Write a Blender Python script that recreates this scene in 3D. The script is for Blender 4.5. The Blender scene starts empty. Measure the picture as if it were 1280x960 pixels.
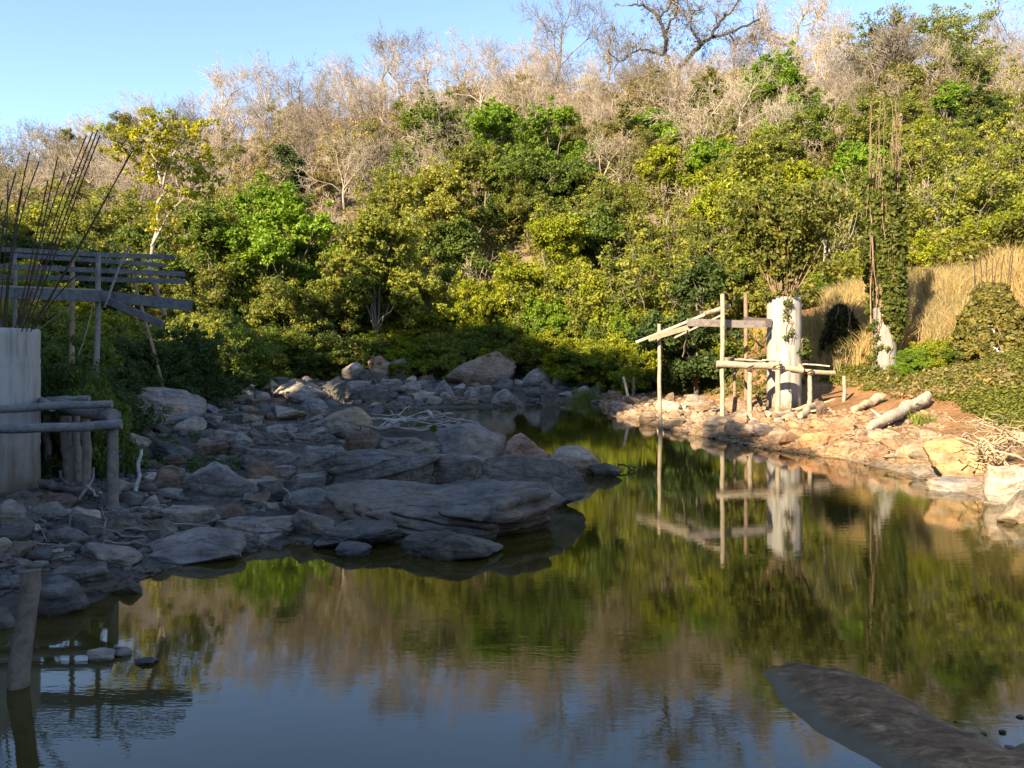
import bpy, bmesh, math, random
import numpy as np
from mathutils import Vector

SEED = 11
random.seed(SEED); RNG = np.random.default_rng(SEED)
S = bpy.context.scene
COL = S.collection
F, HZ, CAMZ = 1000.0, 445.0, 2.5          # focal length in photo pixels, horizon row, eye height over the water

# ------------------------------------------------------------------ utilities
def smooth(a, b, x):
    t = np.clip((x - a) / (b - a), 0, 1); return t * t * (3 - 2 * t)

def _h(ix, iy, iz):
    h = (ix * 374761393 + iy * 668265263 + iz * 1274126177) & 0x7fffffff
    h = ((h ^ (h >> 13)) * 1103515245) & 0x7fffffff
    h = ((h ^ (h >> 15)) * 12345791) & 0x7fffffff
    return (h & 0xffff) / 65535.0

def vnoise(p):
    p = np.asarray(p, float); i = np.floor(p).astype(np.int64); f = p - i; f = f * f * (3 - 2 * f)
    x, y, z = i[:, 0], i[:, 1], i[:, 2]; r = 0
    for dx in (0, 1):
        wx = f[:, 0] if dx else 1 - f[:, 0]
        for dy in (0, 1):
            wy = f[:, 1] if dy else 1 - f[:, 1]
            for dz in (0, 1):
                wz = f[:, 2] if dz else 1 - f[:, 2]
                r = r + _h(x + dx, y + dy, z + dz) * wx * wy * wz
    return r * 2 - 1

def fbm(p, o=4, gain=.5):
    p = np.asarray(p, float); a = 1; s = 0
    for k in range(o):
        s = s + a * vnoise(p * 2 ** k + 17.3 * k); a *= gain
    return s

def nrm(v):
    v = np.asarray(v, float); return v / (np.linalg.norm(v, axis=-1, keepdims=True) + 1e-9)

class MB:
    """collects vertices, faces and a per-face tint, then links them as one mesh"""
    def __init__(s): s.v = []; s.f = []; s.t = []; s.n = 0
    def add(s, v, f, tint=.5):
        v = np.asarray(v, float).reshape(-1, 3); f = np.asarray(f, int)
        s.v.append(v); s.f.append(f + s.n); s.n += len(v)
        s.t.append(np.broadcast_to(np.asarray(tint, float), (len(f),)))
    def mesh(s, name, smooth_shade=False):
        me = bpy.data.meshes.new(name)
        if not s.v: return me
        v = np.concatenate(s.v); me.vertices.add(len(v)); me.vertices.foreach_set('co', v.ravel())
        tot = np.concatenate([np.full(len(f), f.shape[1]) for f in s.f if len(f)])
        idx = np.concatenate([f.ravel() for f in s.f if len(f)])
        st = np.concatenate([[0], np.cumsum(tot)[:-1]])
        me.loops.add(len(idx)); me.loops.foreach_set('vertex_index', idx.astype(np.int32))
        me.polygons.add(len(tot)); me.polygons.foreach_set('loop_start', st.astype(np.int32))
        me.polygons.foreach_set('use_smooth', np.full(len(tot), bool(smooth_shade)))
        a = me.attributes.new('tint', 'FLOAT', 'FACE')
        a.data.foreach_set('value', np.concatenate([t for t in s.t if len(t)]).astype(np.float32))
        me.update(calc_edges=True)
        return me
    def build(s, name, mat, parent=None, smooth_shade=False):
        return link(name, s.mesh(name, smooth_shade), mat, parent)

def link(name, me, mat=None, parent=None):
    o = bpy.data.objects.new(name, me); COL.objects.link(o)
    if mat is not None and len(me.materials) == 0: me.materials.append(mat)
    if parent is not None: o.parent = parent
    return o

def tag(o, label=None, cat=None, group=None, kind=None):
    if label: o['label'] = label
    if cat: o['category'] = cat
    if group: o['group'] = group
    if kind: o['kind'] = kind
    return o

def empty(name, loc=(0, 0, 0), label=None, cat=None, group=None):
    o = bpy.data.objects.new(name, None); COL.objects.link(o); o.location = loc
    o.empty_display_size = .2
    return tag(o, label, cat, group)

def copy_tree(o, parent=None):
    c = o.copy(); COL.objects.link(c); c.parent = parent
    for ch in o.children: copy_tree(ch, c)
    return c

def tube(mb, pts, rad, sides=8, tint=.5, cap=True, rough=0):
    pts = np.asarray(pts, float); n = len(pts); rad = np.broadcast_to(np.asarray(rad, float), (n,))
    tg = nrm(np.gradient(pts, axis=0))
    ref = np.array([0, 0, 1.]) if abs(tg[0][2]) < .85 else np.array([1., 0, 0])
    a = nrm(np.cross(tg, ref)); b = np.cross(tg, a)
    th = np.arange(sides) * 2 * math.pi / sides
    rr = rad[:, None] * np.ones(sides)
    if rough: rr = rr * (1 + rough * RNG.normal(0, 1, rr.shape))
    ring = pts[:, None] + rr[..., None] * (np.cos(th)[None, :, None] * a[:, None] + np.sin(th)[None, :, None] * b[:, None])
    base = np.arange(n - 1)[:, None] * sides; k = np.arange(sides)[None]; k2 = (k + 1) % sides
    f = np.stack([base + k, base + k2, base + sides + k2, base + sides + k], -1).reshape(-1, 4)
    mb.add(ring.reshape(-1, 3), f, tint)
    if cap:
        m = mb.n - n * sides
        for off, c, rev in ((0, pts[0], True), ((n - 1) * sides, pts[-1], False)):
            v = ring[0] if rev else ring[-1]
            kk = np.arange(sides); tri = np.stack([kk, (kk + 1) % sides, np.full(sides, sides)], -1)
            if rev: tri = tri[:, ::-1]
            mb.add(np.vstack([v, c[None]]), tri, tint)

def log_pts(p0, p1, n=9, wob=.02, sag=0):
    p0 = np.array(p0, float); p1 = np.array(p1, float); t = np.linspace(0, 1, n)[:, None]
    p = p0 + (p1 - p0) * t
    off = np.cumsum(RNG.normal(0, wob / 2, (n, 3)), 0); off -= off[0] + (off[-1] - off[0]) * t
    p = p + off; p[:, 2] -= sag * (4 * t * (1 - t))[:, 0]
    return p

def plank(mb, p0, p1, w, th, up=(0, 0, 1), n=7):
    p0 = np.array(p0, float); p1 = np.array(p1, float); d = nrm(p1 - p0)
    s = nrm(np.cross(d, np.array(up, float))); u = np.cross(s, d)
    vs = []
    warp = np.cumsum(RNG.normal(0, .004, n))
    for i, t in enumerate(np.linspace(0, 1, n)):
        c = p0 + (p1 - p0) * t + u * warp[i]
        ww = w * (1 + RNG.normal(0, .015)); b = min(th, w) * .12
        prof = [(-th / 2, -ww / 2 + b), (-th / 2 + b, -ww / 2), (th / 2 - b, -ww / 2), (th / 2, -ww / 2 + b),
                (th / 2, ww / 2 - b), (th / 2 - b, ww / 2), (-th / 2 + b, ww / 2), (-th / 2, ww / 2 - b)]
        vs += [c + s * a + u * e + d * (RNG.normal(0, .008) if i in (0, n - 1) else 0) for a, e in prof]
    f = [(i * 8 + k, i * 8 + (k + 1) % 8, i * 8 + 8 + (k + 1) % 8, i * 8 + 8 + k) for i in range(n - 1) for k in range(8)]
    mb.add(vs, f)
    for o, r in ((0, True), ((n - 1) * 8, False)):
        q = [list(range(8))]
        mb.add(vs[o:o + 8], [q[0][::-1] if r else q[0]])

# ------------------------------------------------------------------ materials
def new_mat(name):
    m = bpy.data.materials.new(name); m.use_nodes = True; nt = m.node_tree; nt.nodes.clear()
    return m, nt, nt.nodes, nt.links
def N(nodes, t, **kw):
    n = nodes.new(t)
    for k, v in kw.items(): setattr(n, k, v)
    return n
def noise(nodes, links, vec, scale, detail=6, rough=.6, dist=0):
    n = N(nodes, 'ShaderNodeTexNoise'); n.inputs['Scale'].default_value = scale; n.inputs['Detail'].default_value = detail
    n.inputs['Roughness'].default_value = rough; n.inputs['Distortion'].default_value = dist
    if vec is not None: links.new(vec, n.inputs['Vector'])
    return n
def ramp(nodes, links, fac, stops):
    r = N(nodes, 'ShaderNodeValToRGB'); e = r.color_ramp.elements
    while len(e) < len(stops): e.new(.5)
    for el, (p, c) in zip(e, stops): el.position = p; el.color = (*c, 1) if len(c) == 3 else c
    links.new(fac, r.inputs['Fac']); return r
def mix(nodes, links, mode, fac, a, b):
    m = N(nodes, 'ShaderNodeMix', data_type='RGBA', blend_type=mode)
    for sock, val in ((m.inputs[0], fac), (m.inputs[6], a), (m.inputs[7], b)):
        if hasattr(val, 'is_linked') or hasattr(val, 'links'): links.new(val, sock)
        else: sock.default_value = val if not isinstance(val, tuple) else (*val, 1)[:4]
    return m.outputs[2]
def principled(nodes, links, col, rough=.8, bump=None, spec=.3):
    p = N(nodes, 'ShaderNodeBsdfPrincipled'); o = N(nodes, 'ShaderNodeOutputMaterial')
    if isinstance(col, tuple): p.inputs['Base Color'].default_value = (*col, 1)
    else: links.new(col, p.inputs['Base Color'])
    p.inputs['Roughness'].default_value = rough; p.inputs['Specular IOR Level'].default_value = spec
    if bump is not None: links.new(bump, p.inputs['Normal'])
    links.new(p.outputs[0], o.inputs[0]); return p
def bump(nodes, links, h, strength, dist, prev=None):
    b = N(nodes, 'ShaderNodeBump'); b.inputs['Strength'].default_value = strength; b.inputs['Distance'].default_value = dist
    links.new(h, b.inputs['Height'])
    if prev is not None: links.new(prev, b.inputs['Normal'])
    return b.outputs[0]

def mat_rock():
    m, nt, n, l = new_mat('rock')
    oi = N(n, 'ShaderNodeObjectInfo'); g = N(n, 'ShaderNodeNewGeometry'); pos = g.outputs['Position']
    big = noise(n, l, pos, 1.3, 8, .65, .4); mid = noise(n, l, pos, 7, 8, .7)
    mp = N(n, 'ShaderNodeMapping'); mp.inputs['Scale'].default_value = (.6, .9, 3.4); mp.inputs['Rotation'].default_value = (.28, -.2, .3)
    l.new(pos, mp.inputs['Vector']); st = noise(n, l, mp.outputs[0], 2.6, 8, .68, .5)
    var = ramp(n, l, big.outputs[0], [(.3, (.62, .6, .58)), (.5, (.95, .93, .92)), (.72, (1.3, 1.22, 1.12))])
    c = mix(n, l, 'MULTIPLY', 1.0, oi.outputs['Color'], var.outputs[0])
    sr = ramp(n, l, st.outputs[0], [(.34, (.45, .43, .42)), (.5, (.95, .95, .95)), (.66, (1.35, 1.32, 1.28))])
    c = mix(n, l, 'MULTIPLY', .8, c, sr.outputs[0])
    mr = ramp(n, l, mid.outputs[0], [(.34, (.55, .53, .5)), (.52, (1, 1, 1)), (.75, (1.28, 1.26, 1.22))])
    c = mix(n, l, 'MULTIPLY', .75, c, mr.outputs[0])
    lich = noise(n, l, pos, 3.1, 5, .7); lr = ramp(n, l, lich.outputs[0], [(.55, (0, 0, 0)), (.68, (1, 1, 1))])
    lf = N(n, 'ShaderNodeMath', operation='MULTIPLY'); l.new(lr.outputs[0], lf.inputs[0]); lf.inputs[1].default_value = .35
    wm = noise(n, l, pos, .7, 5, .65, .6); wr_ = ramp(n, l, wm.outputs[0], [(.42, (1, 1, 1)), (.6, (1.18, .99, .82))]); c = mix(n, l, 'MULTIPLY', 1.0, c, wr_.outputs[0]); c = mix(n, l, 'MIX', lf.outputs[0], c, (.32, .29, .23))
    b = bump(n, l, st.outputs[0], .7, .1); b = bump(n, l, mid.outputs[0], .9, .07, b)
    fine = noise(n, l, pos, 40, 4, .7); b = bump(n, l, fine.outputs[0], .4, .012, b)
    principled(n, l, c, .82, b, .25); return m

def mat_leaf(name='foliage', trans=.42):
    m, nt, n, l = new_mat(name)
    oi = N(n, 'ShaderNodeObjectInfo'); at_ = N(n, 'ShaderNodeAttribute', attribute_name='tint')
    r = ramp(n, l, at_.outputs['Fac'], [(0, (.62, .7, .62)), (.4, (1.0, 1.02, .9)), (.7, (1.25, 1.23, 1.0)), (.93, (1.5, 1.45, 1.0)), (1, (1.9, 1.25, .9))])
    c = mix(n, l, 'MULTIPLY', 1.0, oi.outputs['Color'], r.outputs[0])
    d = N(n, 'ShaderNodeBsdfPrincipled'); l.new(c, d.inputs['Base Color']); d.inputs['Roughness'].default_value = .55; d.inputs['Specular IOR Level'].default_value = .25
    t = N(n, 'ShaderNodeBsdfTranslucent'); tc = mix(n, l, 'MULTIPLY', 1.0, c, (1.25, 1.2, .55)); l.new(tc, t.inputs['Color'])
    ms = N(n, 'ShaderNodeMixShader'); ms.inputs[0].default_value = trans; l.new(d.outputs[0], ms.inputs[1]); l.new(t.outputs[0], ms.inputs[2])
    o = N(n, 'ShaderNodeOutputMaterial'); l.new(ms.outputs[0], o.inputs[0]); return m

def mat_bark(name='bark'):
    m, nt, n, l = new_mat(name)
    oi = N(n, 'ShaderNodeObjectInfo'); g = N(n, 'ShaderNodeNewGeometry')
    a = noise(n, l, g.outputs['Position'], 2.5, 6, .7)
    r = ramp(n, l, a.outputs[0], [(.3, (.6, .58, .55)), (.55, (1, 1, 1)), (.75, (1.3, 1.28, 1.25))])
    c = mix(n, l, 'MULTIPLY', 1.0, oi.outputs['Color'], r.outputs[0])
    principled(n, l, c, .9, None, .15); return m

def mat_timber():
    m, nt, n, l = new_mat('weathered_timber')
    oi = N(n, 'ShaderNodeObjectInfo'); tc = N(n, 'ShaderNodeTexCoord')
    g = N(n, 'ShaderNodeNewGeometry')
    a = noise(n, l, g.outputs['Position'], 6, 8, .75, 1.2); b2 = noise(n, l, g.outputs['Position'], 45, 4, .7)
    r = ramp(n, l, a.outputs[0], [(.3, (.42, .4, .38)), (.5, (.95, .93, .9)), (.7, (1.35, 1.3, 1.22))])
    c = mix(n, l, 'MULTIPLY', 1.0, oi.outputs['Color'], r.outputs[0])
    b = bump(n, l, a.outputs[0], .6, .03); b = bump(n, l, b2.outputs[0], .5, .006, b)
    principled(n, l, c, .85, b, .2); return m

def mat_concrete():
    m, nt, n, l = new_mat('concrete')
    g = N(n, 'ShaderNodeNewGeometry'); oi = N(n, 'ShaderNodeObjectInfo')
    mp = N(n, 'ShaderNodeMapping'); mp.inputs['Scale'].default_value = (3, 3, .35); l.new(g.outputs['Position'], mp.inputs['Vector'])
    a = noise(n, l, mp.outputs[0], 2.2, 7, .65); f = noise(n, l, g.outputs['Position'], 30, 4, .7); w = noise(n, l, g.outputs['Position'], 1.5, 5, .6)
    r = ramp(n, l, a.outputs[0], [(.3, (.55, .52, .47)), (.5, (1, .99, .97)), (.7, (1.15, 1.14, 1.12))])
    c = mix(n, l, 'MULTIPLY', 1.0, oi.outputs['Color'], r.outputs[0])
    # silt tide-mark: flood stain reaching up the foot of the pillar
    sp = N(n, 'ShaderNodeSeparateXYZ'); l.new(g.outputs['Position'], sp.inputs[0])
    ad = N(n, 'ShaderNodeMath', operation='MULTIPLY_ADD'); l.new(w.outputs[0], ad.inputs[0]); ad.inputs[1].default_value = 1.5; l.new(sp.outputs['Z'], ad.inputs[2])
    sr = ramp(n, l, ad.outputs[0], [(.0, (1, 1, 1)), (1, (0, 0, 0))]); sr.color_ramp.elements[0].position = .55; sr.color_ramp.elements[1].position = 1.0
    mr = N(n, 'ShaderNodeMapRange'); l.new(ad.outputs[0], mr.inputs[0]); mr.inputs[1].default_value = 1.15; mr.inputs[2].default_value = 2.1; mr.inputs[3].default_value = .95; mr.inputs[4].default_value = 0
    c = mix(n, l, 'MIX', mr.outputs[0], c, (.13, .088, .05))
    b = bump(n, l, f.outputs[0], .3, .008)
    principled(n, l, c, .85, b, .25); return m

def mat_steel():
    m, nt, n, l = new_mat('rusty_steel')
    g = N(n, 'ShaderNodeNewGeometry'); a = noise(n, l, g.outputs['Position'], 12, 5, .7)
    r = ramp(n, l, a.outputs[0], [(.3, (.03, .02, .015)), (.6, (.07, .042, .028)), (.8, (.11, .065, .04))])
    principled(n, l, r.outputs[0], .75, None, .3); return m

def mat_ground():
    m, nt, n, l = new_mat('soil')
    at_ = N(n, 'ShaderNodeAttribute', attribute_name='soil'); g = N(n, 'ShaderNodeNewGeometry'); pos = g.outputs['Position']
    a = noise(n, l, pos, .9, 8, .68); b_ = noise(n, l, pos, 9, 8, .75); f = noise(n, l, pos, 45, 4, .7)
    v = N(n, 'ShaderNodeTexVoronoi'); v.inputs['Scale'].default_value = 11; l.new(pos, v.inputs['Vector'])
    r1 = ramp(n, l, a.outputs[0], [(.3, (.6, .58, .55)), (.5, (1, 1, 1)), (.7, (1.3, 1.25, 1.2))])
    r2 = ramp(n, l, b_.outputs[0], [(.32, (.5, .47, .45)), (.5, (.95, .95, .95)), (.72, (1.5, 1.45, 1.4))])
    c = mix(n, l, 'MULTIPLY', 1.0, at_.outputs['Color'], r1.outputs[0]); c = mix(n, l, 'MULTIPLY', .85, c, r2.outputs[0])
    vc = mix(n, l, 'MIX', .16, c, v.outputs['Color'])
    hs = N(n, 'ShaderNodeHueSaturation'); l.new(v.outputs['Color'], hs.inputs['Color']); hs.inputs['Saturation'].default_value = 0.1; hs.inputs['Value'].default_value = 1.0
    c = mix(n, l, 'MULTIPLY', .55, c, mix(n, l, 'ADD', 1.0, hs.outputs[0], (.35, .35, .35)))
    b = bump(n, l, v.outputs['Distance'], .6, .05); b = bump(n, l, b_.outputs[0], .8, .06, b); b = bump(n, l, f.outputs[0], .6, .012, b)
    principled(n, l, c, .95, b, .1); return m

def mat_mud():
    m, nt, n, l = new_mat('wet_mud')
    g = N(n, 'ShaderNodeNewGeometry'); pos = g.outputs['Position']
    mp = N(n, 'ShaderNodeMapping'); mp.inputs['Scale'].default_value = (1.2, 2.6, 1); mp.inputs['Rotation'].default_value = (0, 0, -.55); l.new(pos, mp.inputs['Vector'])
    a = noise(n, l, mp.outputs[0], 3.0, 9, .72, .5); b_ = noise(n, l, pos, 26, 6, .75); e = noise(n, l, mp.outputs[0], 14, 8, .8)
    at_ = N(n, 'ShaderNodeAttribute', attribute_name='silt')
    r = ramp(n, l, a.outputs[0], [(.36, (.07, .034, .013)), (.5, (.17, .085, .032)), (.58, (.24, .135, .058)), (.68, (.42, .27, .14))])
    r2 = ramp(n, l, e.outputs[0], [(.38, (.5, .47, .44)), (.5, (1, 1, 1)), (.62, (1.35, 1.3, 1.25))])
    c = mix(n, l, 'MULTIPLY', .85, r.outputs[0], r2.outputs[0])
    c = mix(n, l, 'MIX', at_.outputs['Fac'], c, (.16, .125, .075))
    b = bump(n, l, a.outputs[0], .6, .03); b = bump(n, l, e.outputs[0], .5, .015, b); b = bump(n, l, b_.outputs[0], .6, .01, b)
    p = principled(n, l, c, .7, b, .35); return m

def mat_water():
    m, nt, n, l = new_mat('murky_water')
    g = N(n, 'ShaderNodeNewGeometry'); pos = g.outputs['Position']
    mp = N(n, 'ShaderNodeMapping'); mp.inputs['Scale'].default_value = (.55, 1.7, 1); mp.inputs['Rotation'].default_value = (0, 0, .12); l.new(pos, mp.inputs['Vector'])
    a = noise(n, l, mp.outputs[0], 4.5, 3, .55); b2 = noise(n, l, mp.outputs[0], 16, 2, .5)
    calm = noise(n, l, pos, .22, 3, .5); cr = ramp(n, l, calm.outputs[0], [(.4, (.25, .25, .25)), (.65, (1, 1, 1))])
    x1 = N(n, 'ShaderNodeMath', operation='MULTIPLY'); l.new(b2.outputs[0], x1.inputs[0]); x1.inputs[1].default_value = .35
    x2 = N(n, 'ShaderNodeMath', operation='ADD'); l.new(x1.outputs[0], x2.inputs[0]); l.new(a.outputs[0], x2.inputs[1])
    x3 = N(n, 'ShaderNodeMath', operation='MULTIPLY'); l.new(x2.outputs[0], x3.inputs[0]); l.new(cr.outputs[0], x3.inputs[1])
    b = bump(n, l, x3.outputs[0], .1, .012)
    mk = noise(n, l, pos, .35, 4, .5); r = ramp(n, l, mk.outputs[0], [(.35, (.037, .027, .004)), (.7, (.05, .036, .006))])
    p = principled(n, l, r.outputs[0], .03, b, .5); p.inputs['IOR'].default_value = 1.58; return m

ROCK = mat_rock(); LEAF = mat_leaf(); BARK = mat_bark(); TIMBER = mat_timber(); CONC = mat_concrete(); STEEL = mat_steel()
SOIL = mat_ground(); MUD = mat_mud(); WATER = mat_water(); STRAW = mat_leaf('dry_stalks', .35)

# ------------------------------------------------------------------ terrain
POLY = np.array([(-14, 6), (-9, 6.6), (-4.9, 7.4), (-4.25, 8.0), (-4.1, 8.7), (-4.0, 9.5), (-3.3, 10.3), (-2.5, 10.8), (-1.4, 10.9), (-.3, 11.0), (.7, 12.8),
    (1.4, 15.5), (1.7, 18.5), (1.1, 20.5), (-.3, 22.5), (-2.2, 26), (-4.2, 29), (-6, 33), (-5.5, 37), (-3, 38.5), (-.8, 39), (1.5, 41), (3.8, 43.5), (4.7, 41),
    (4.2, 36), (4.1, 33), (5.5, 26.3), (6.7, 21.7), (8.1, 19.2), (8.45, 16.1), (8.2, 14), (8.6, 12), (12, 8.5), (20, 6.5), (20, 4.5), (8, 5.9), (5, 6.25), (3.95, 5.95), (3.5, 5.4),
    (3.1, 4.6), (1.5, 4.2), (0, 3.6), (-3, 3.2), (-8, 3.4), (-14, 4)], float)

def sdist(x, y):
    x = np.asarray(x, float); y = np.asarray(y, float); d = np.full(x.shape, 1e9); ins = np.zeros(x.shape, bool)
    for (ax, ay), (bx, by) in zip(POLY, np.roll(POLY, -1, 0)):
        ex, ey = bx - ax, by - ay; t = np.clip(((x - ax) * ex + (y - ay) * ey) / (ex * ex + ey * ey), 0, 1)
        d = np.minimum(d, np.hypot(x - ax - ex * t, y - ay - ey * t))
        c = (ay > y) != (by > y)
        with np.errstate(divide='ignore', invalid='ignore'):
            ins ^= c & (x < (bx - ax) * (y - ay) / (by - ay if by != ay else 1e-9) + ax)
    return np.where(ins, -d, d)

NL = np.array([-.94, -.336]); NQ = np.array([-.336, .94])
def H(x, y, rough=True):
    x = np.asarray(x, float); y = np.asarray(y, float); sd = sdist(x, y)
    p3 = np.stack([x, y, np.zeros_like(x)], -1).reshape(-1, 3)
    xc = np.interp(y, [0, 10, 20, 30, 45, 60], [6, 4, 4.5, 2, 4.5, 5])
    wr = smooth(-1.5, 1.5, x - xc)
    left = .1 * np.minimum(sd, 9) + 3.9 * smooth(3.6, 8.4, -x - .35 * y) * smooth(9, 16, y)
    right = np.interp(sd, [0, 1, 5, 7, 10, 14, 25], [0, .25, .55, 1.0, 2.0, 2.9, 5.0]) * (1 + .9 * np.clip((28 - y) / 10, 0, 1) * smooth(8, 14, y)) + 2.7 * smooth(30.5, 37.5, y) * smooth(5, 9, sd)
    far = .1 * np.minimum(sd, 11)
    h = left * (1 - wr) + right * wr
    wf = smooth(40, 44, y) * (1 - smooth(6, 9, x)); h = h * (1 - wf) + np.maximum(far, left * .9) * wf
    u = np.clip(x / np.maximum(y, 4), -1.3, 1.3)
    B = np.interp(u, [-1.3, -.64, -.3, 0, .15, .3, .64, 1.3], [50, 46, 50, 52, 48, 43, 37, 30])
    yr = np.interp(u * 1000 + 640, [-600, 0, 250, 400, 640, 850, 1280, 1800], [260, 236, 190, 150, 122, 112, 112, 112])
    R = 108.; zr = CAMZ + (HZ - yr) / 1000 * R
    t = (y - B) / (R - B); tt = np.clip(t, 0, 1)
    hill = .9 + (zr - .9) * (tt ** .92) - np.maximum(t - 1, 0) * 14
    hill = np.where(t > 0, hill, -5)
    h = np.maximum(h, np.where(y > 25, np.maximum(hill, -5 + 0 * h), h))
    p = (x - 3) * NL[0] + (y - 28) * NL[1]; q = (x - 3) * NQ[0] + (y - 28) * NQ[1]
    crest = 28.2 - 9.5 * np.exp(-((q + 9) / 6.0) ** 2) - 4.5 * np.exp(-((q + 47) / 5.0) ** 2) - .9 * smooth(-23, -28, q) - 6.5 * smooth(-3, 4, q)  # unseen left hill added as sun blocker, dips shaped to let light through
    h = np.maximum(h, crest * smooth(27, 47, p) * (1 - smooth(50, 75, y)))
    land = np.clip(sd / 1.5, 0, 1)
    if rough:
        a = fbm(p3 * .35, 4).reshape(x.shape); b = fbm(p3 * .09 + 5, 3).reshape(x.shape)
        h = h + land * (.16 * a + 1.1 * b * smooth(8, 25, h))
    wat = -.9 * (1 - np.exp(np.minimum(sd, 0) * .55))
    h = np.where(sd < 0, wat, np.maximum(h, .012 * np.minimum(sd, 20)))
    return h
# lookup tables of the terrain, fine near the river and coarse beyond
def _tab(x0, x1, y0, y1, st):
    X = np.arange(x0, x1 + st, st); Y = np.arange(y0, y1 + st, st); A, B_ = np.meshgrid(X, Y); return (x0, y0, st, len(X), len(Y), H(A, B_))
_T1 = _tab(-34, 34, 2, 50, .125); _T2 = _tab(-100, 100, -60, 132, .5)
def _look(T, x, y):
    a = np.clip((x - T[0]) / T[2], 0, T[3] - 1.001); b = np.clip((y - T[1]) / T[2], 0, T[4] - 1.001); i = a.astype(int); j = b.astype(int); u = a - i; v = b - j; Z = T[5]
    return Z[j, i] * (1 - u) * (1 - v) + Z[j, i + 1] * u * (1 - v) + Z[j + 1, i] * (1 - u) * v + Z[j + 1, i + 1] * u * v
def Hq(x, y):
    x = np.asarray(x, float); y = np.asarray(y, float); n = (np.abs(x) < 34) & (y > 2) & (y < 50)
    return np.where(n, _look(_T1, x, y), _look(_T2, x, y))
def Hs(x, y): return float(Hq(np.array([x]), np.array([y]))[0])

def spaced(lo, hi, c, n, k):
    t = np.linspace(-1, 1, n); s = np.sinh(t * k) / math.sinh(k)
    return np.where(s < 0, c + s * (c - lo), c + s * (hi - c))
gx = spaced(-700, 700, 1, 381, 4.6); gy = spaced(-500, 1100, 20, 381, 4.2)
GX, GY = np.meshgrid(gx, gy); GZ = H(GX, GY)
mb = MB(); nx, ny = len(gx), len(gy)
ii = (np.arange(ny - 1)[:, None] * nx + np.arange(nx - 1)[None]).ravel()
mb.add(np.stack([GX, GY, GZ], -1), np.stack([ii, ii + 1, ii + nx + 1, ii + nx], -1))
gm = mb.mesh('ground', True)
sd = sdist(GX, GY).ravel(); xx, yy, zz = GX.ravel(), GY.ravel(), GZ.ravel()
colr = np.empty((len(xx), 4)); colr[:, 3] = 1
def lerp(a, b, t): return a + (b - a) * t[:, None]
grey = np.array([.095, .082, .068]); redsoil = np.array([.27, .145, .066]); gravel = np.array([.25, .19, .125]); litter = np.array([.17, .125, .075]); grassy = np.array([.13, .125, .045]); bed = np.array([.09, .07, .04])
c3 = np.tile(grey, (len(xx), 1))
wr = smooth(-1, 1.5, xx - np.interp(yy, [0, 10, 20, 30, 45, 60], [6, 4, 4.5, 2, 4.5, 5])) * smooth(9, 12, yy)
c3 = lerp(c3, gravel, wr); rs = wr * (1 - smooth(38, 43, yy)) * smooth(.8, 2.6, sd + 1.3 * fbm(np.stack([xx, yy, zz], -1) * .6, 3)); c3 = lerp(c3, redsoil, rs)
c3 = lerp(c3, grassy, smooth(4.5, 7, -xx - .35 * yy) * (1 - wr)); c3 = lerp(c3, litter, smooth(6, 9, zz)); c3 = lerp(c3, bed, smooth(0, -.4, sd))
colr[:, :3] = c3
ca = gm.attributes.new('soil', 'FLOAT_COLOR', 'POINT'); ca.data.foreach_set('color', colr.astype(np.float32).ravel())
tag(link('ground', gm, SOIL), kind='structure')
mb = MB(); wx = np.linspace(-34, 26, 3); wy = np.linspace(-6, 54, 3)
mb.add([(-30, 2.6, 0), (24, 2.6, 0), (24, 50, 0), (-30, 50, 0)], [(0, 1, 2, 3)])
tag(mb.build('river_water', WATER), kind='structure')

# ------------------------------------------------------------------ placement helpers (photo pixels to world points)
def at(px, py, D): return np.array([(px - 640) / F * D, D, CAMZ - (py - HZ) / F * D])
_D = np.concatenate([np.linspace(3, 25, 700), np.linspace(25.05, 60, 500), np.linspace(60.1, 130, 300)])
def hit(px, py):
    x = (px - 640) / F * _D; z = CAMZ - (py - HZ) / F * _D; g = np.maximum(Hq(x, _D), 0)
    k = np.where(z <= g)[0]
    D = _D[k[0]] if len(k) else 110.
    x = (px - 640) / F * D
    return x, D, max(Hs(x, D), 0.)
def pix(p): return 640 + p[0] / p[1] * F, HZ - (p[2] - CAMZ) / p[1] * F

LAND = []      # (px, py, phrase) findable landmarks
TODO = []      # things whose label is worded from landmarks
def landmark(px, py, phrase, kinds): LAND.append((px, py, phrase, kinds))
def later(o, px, py, look, kinds, ud=('above', 'below')): TODO.append((o, px, py, look, kinds, ud))
ORD = ['nearest', 'second nearest', 'third nearest', 'fourth nearest', 'fifth nearest', 'sixth nearest', 'seventh nearest', 'eighth nearest', 'ninth nearest', 'tenth nearest',
       'eleventh nearest', 'twelfth nearest', 'thirteenth nearest', 'fourteenth nearest', 'fifteenth nearest', 'sixteenth nearest']
def word_labels():
    cells = {}
    for o, px, py, look, kinds, ud in TODO:
        best = min((l for l in LAND if l[3] == kinds), key=lambda l: math.hypot(l[0] - px, l[1] - py))
        dx, dy = px - best[0], py - best[1]
        rel = ('right of' if dx > 0 else 'left of') if abs(dx) > abs(dy) else (ud[1] if dy > 0 else ud[0])
        cells.setdefault((look, rel, best[2]), []).append((math.hypot(dx, dy), o))
    for (look, rel, ph), lst in cells.items():
        lst.sort(key=lambda t: t[0])
        for k, (d, o) in enumerate(lst):
            o['label'] = f'{look}, {rel} {ph}' if len(lst) == 1 else f'{look}, {ORD[min(k, 15)]} {rel} {ph}'

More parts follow.
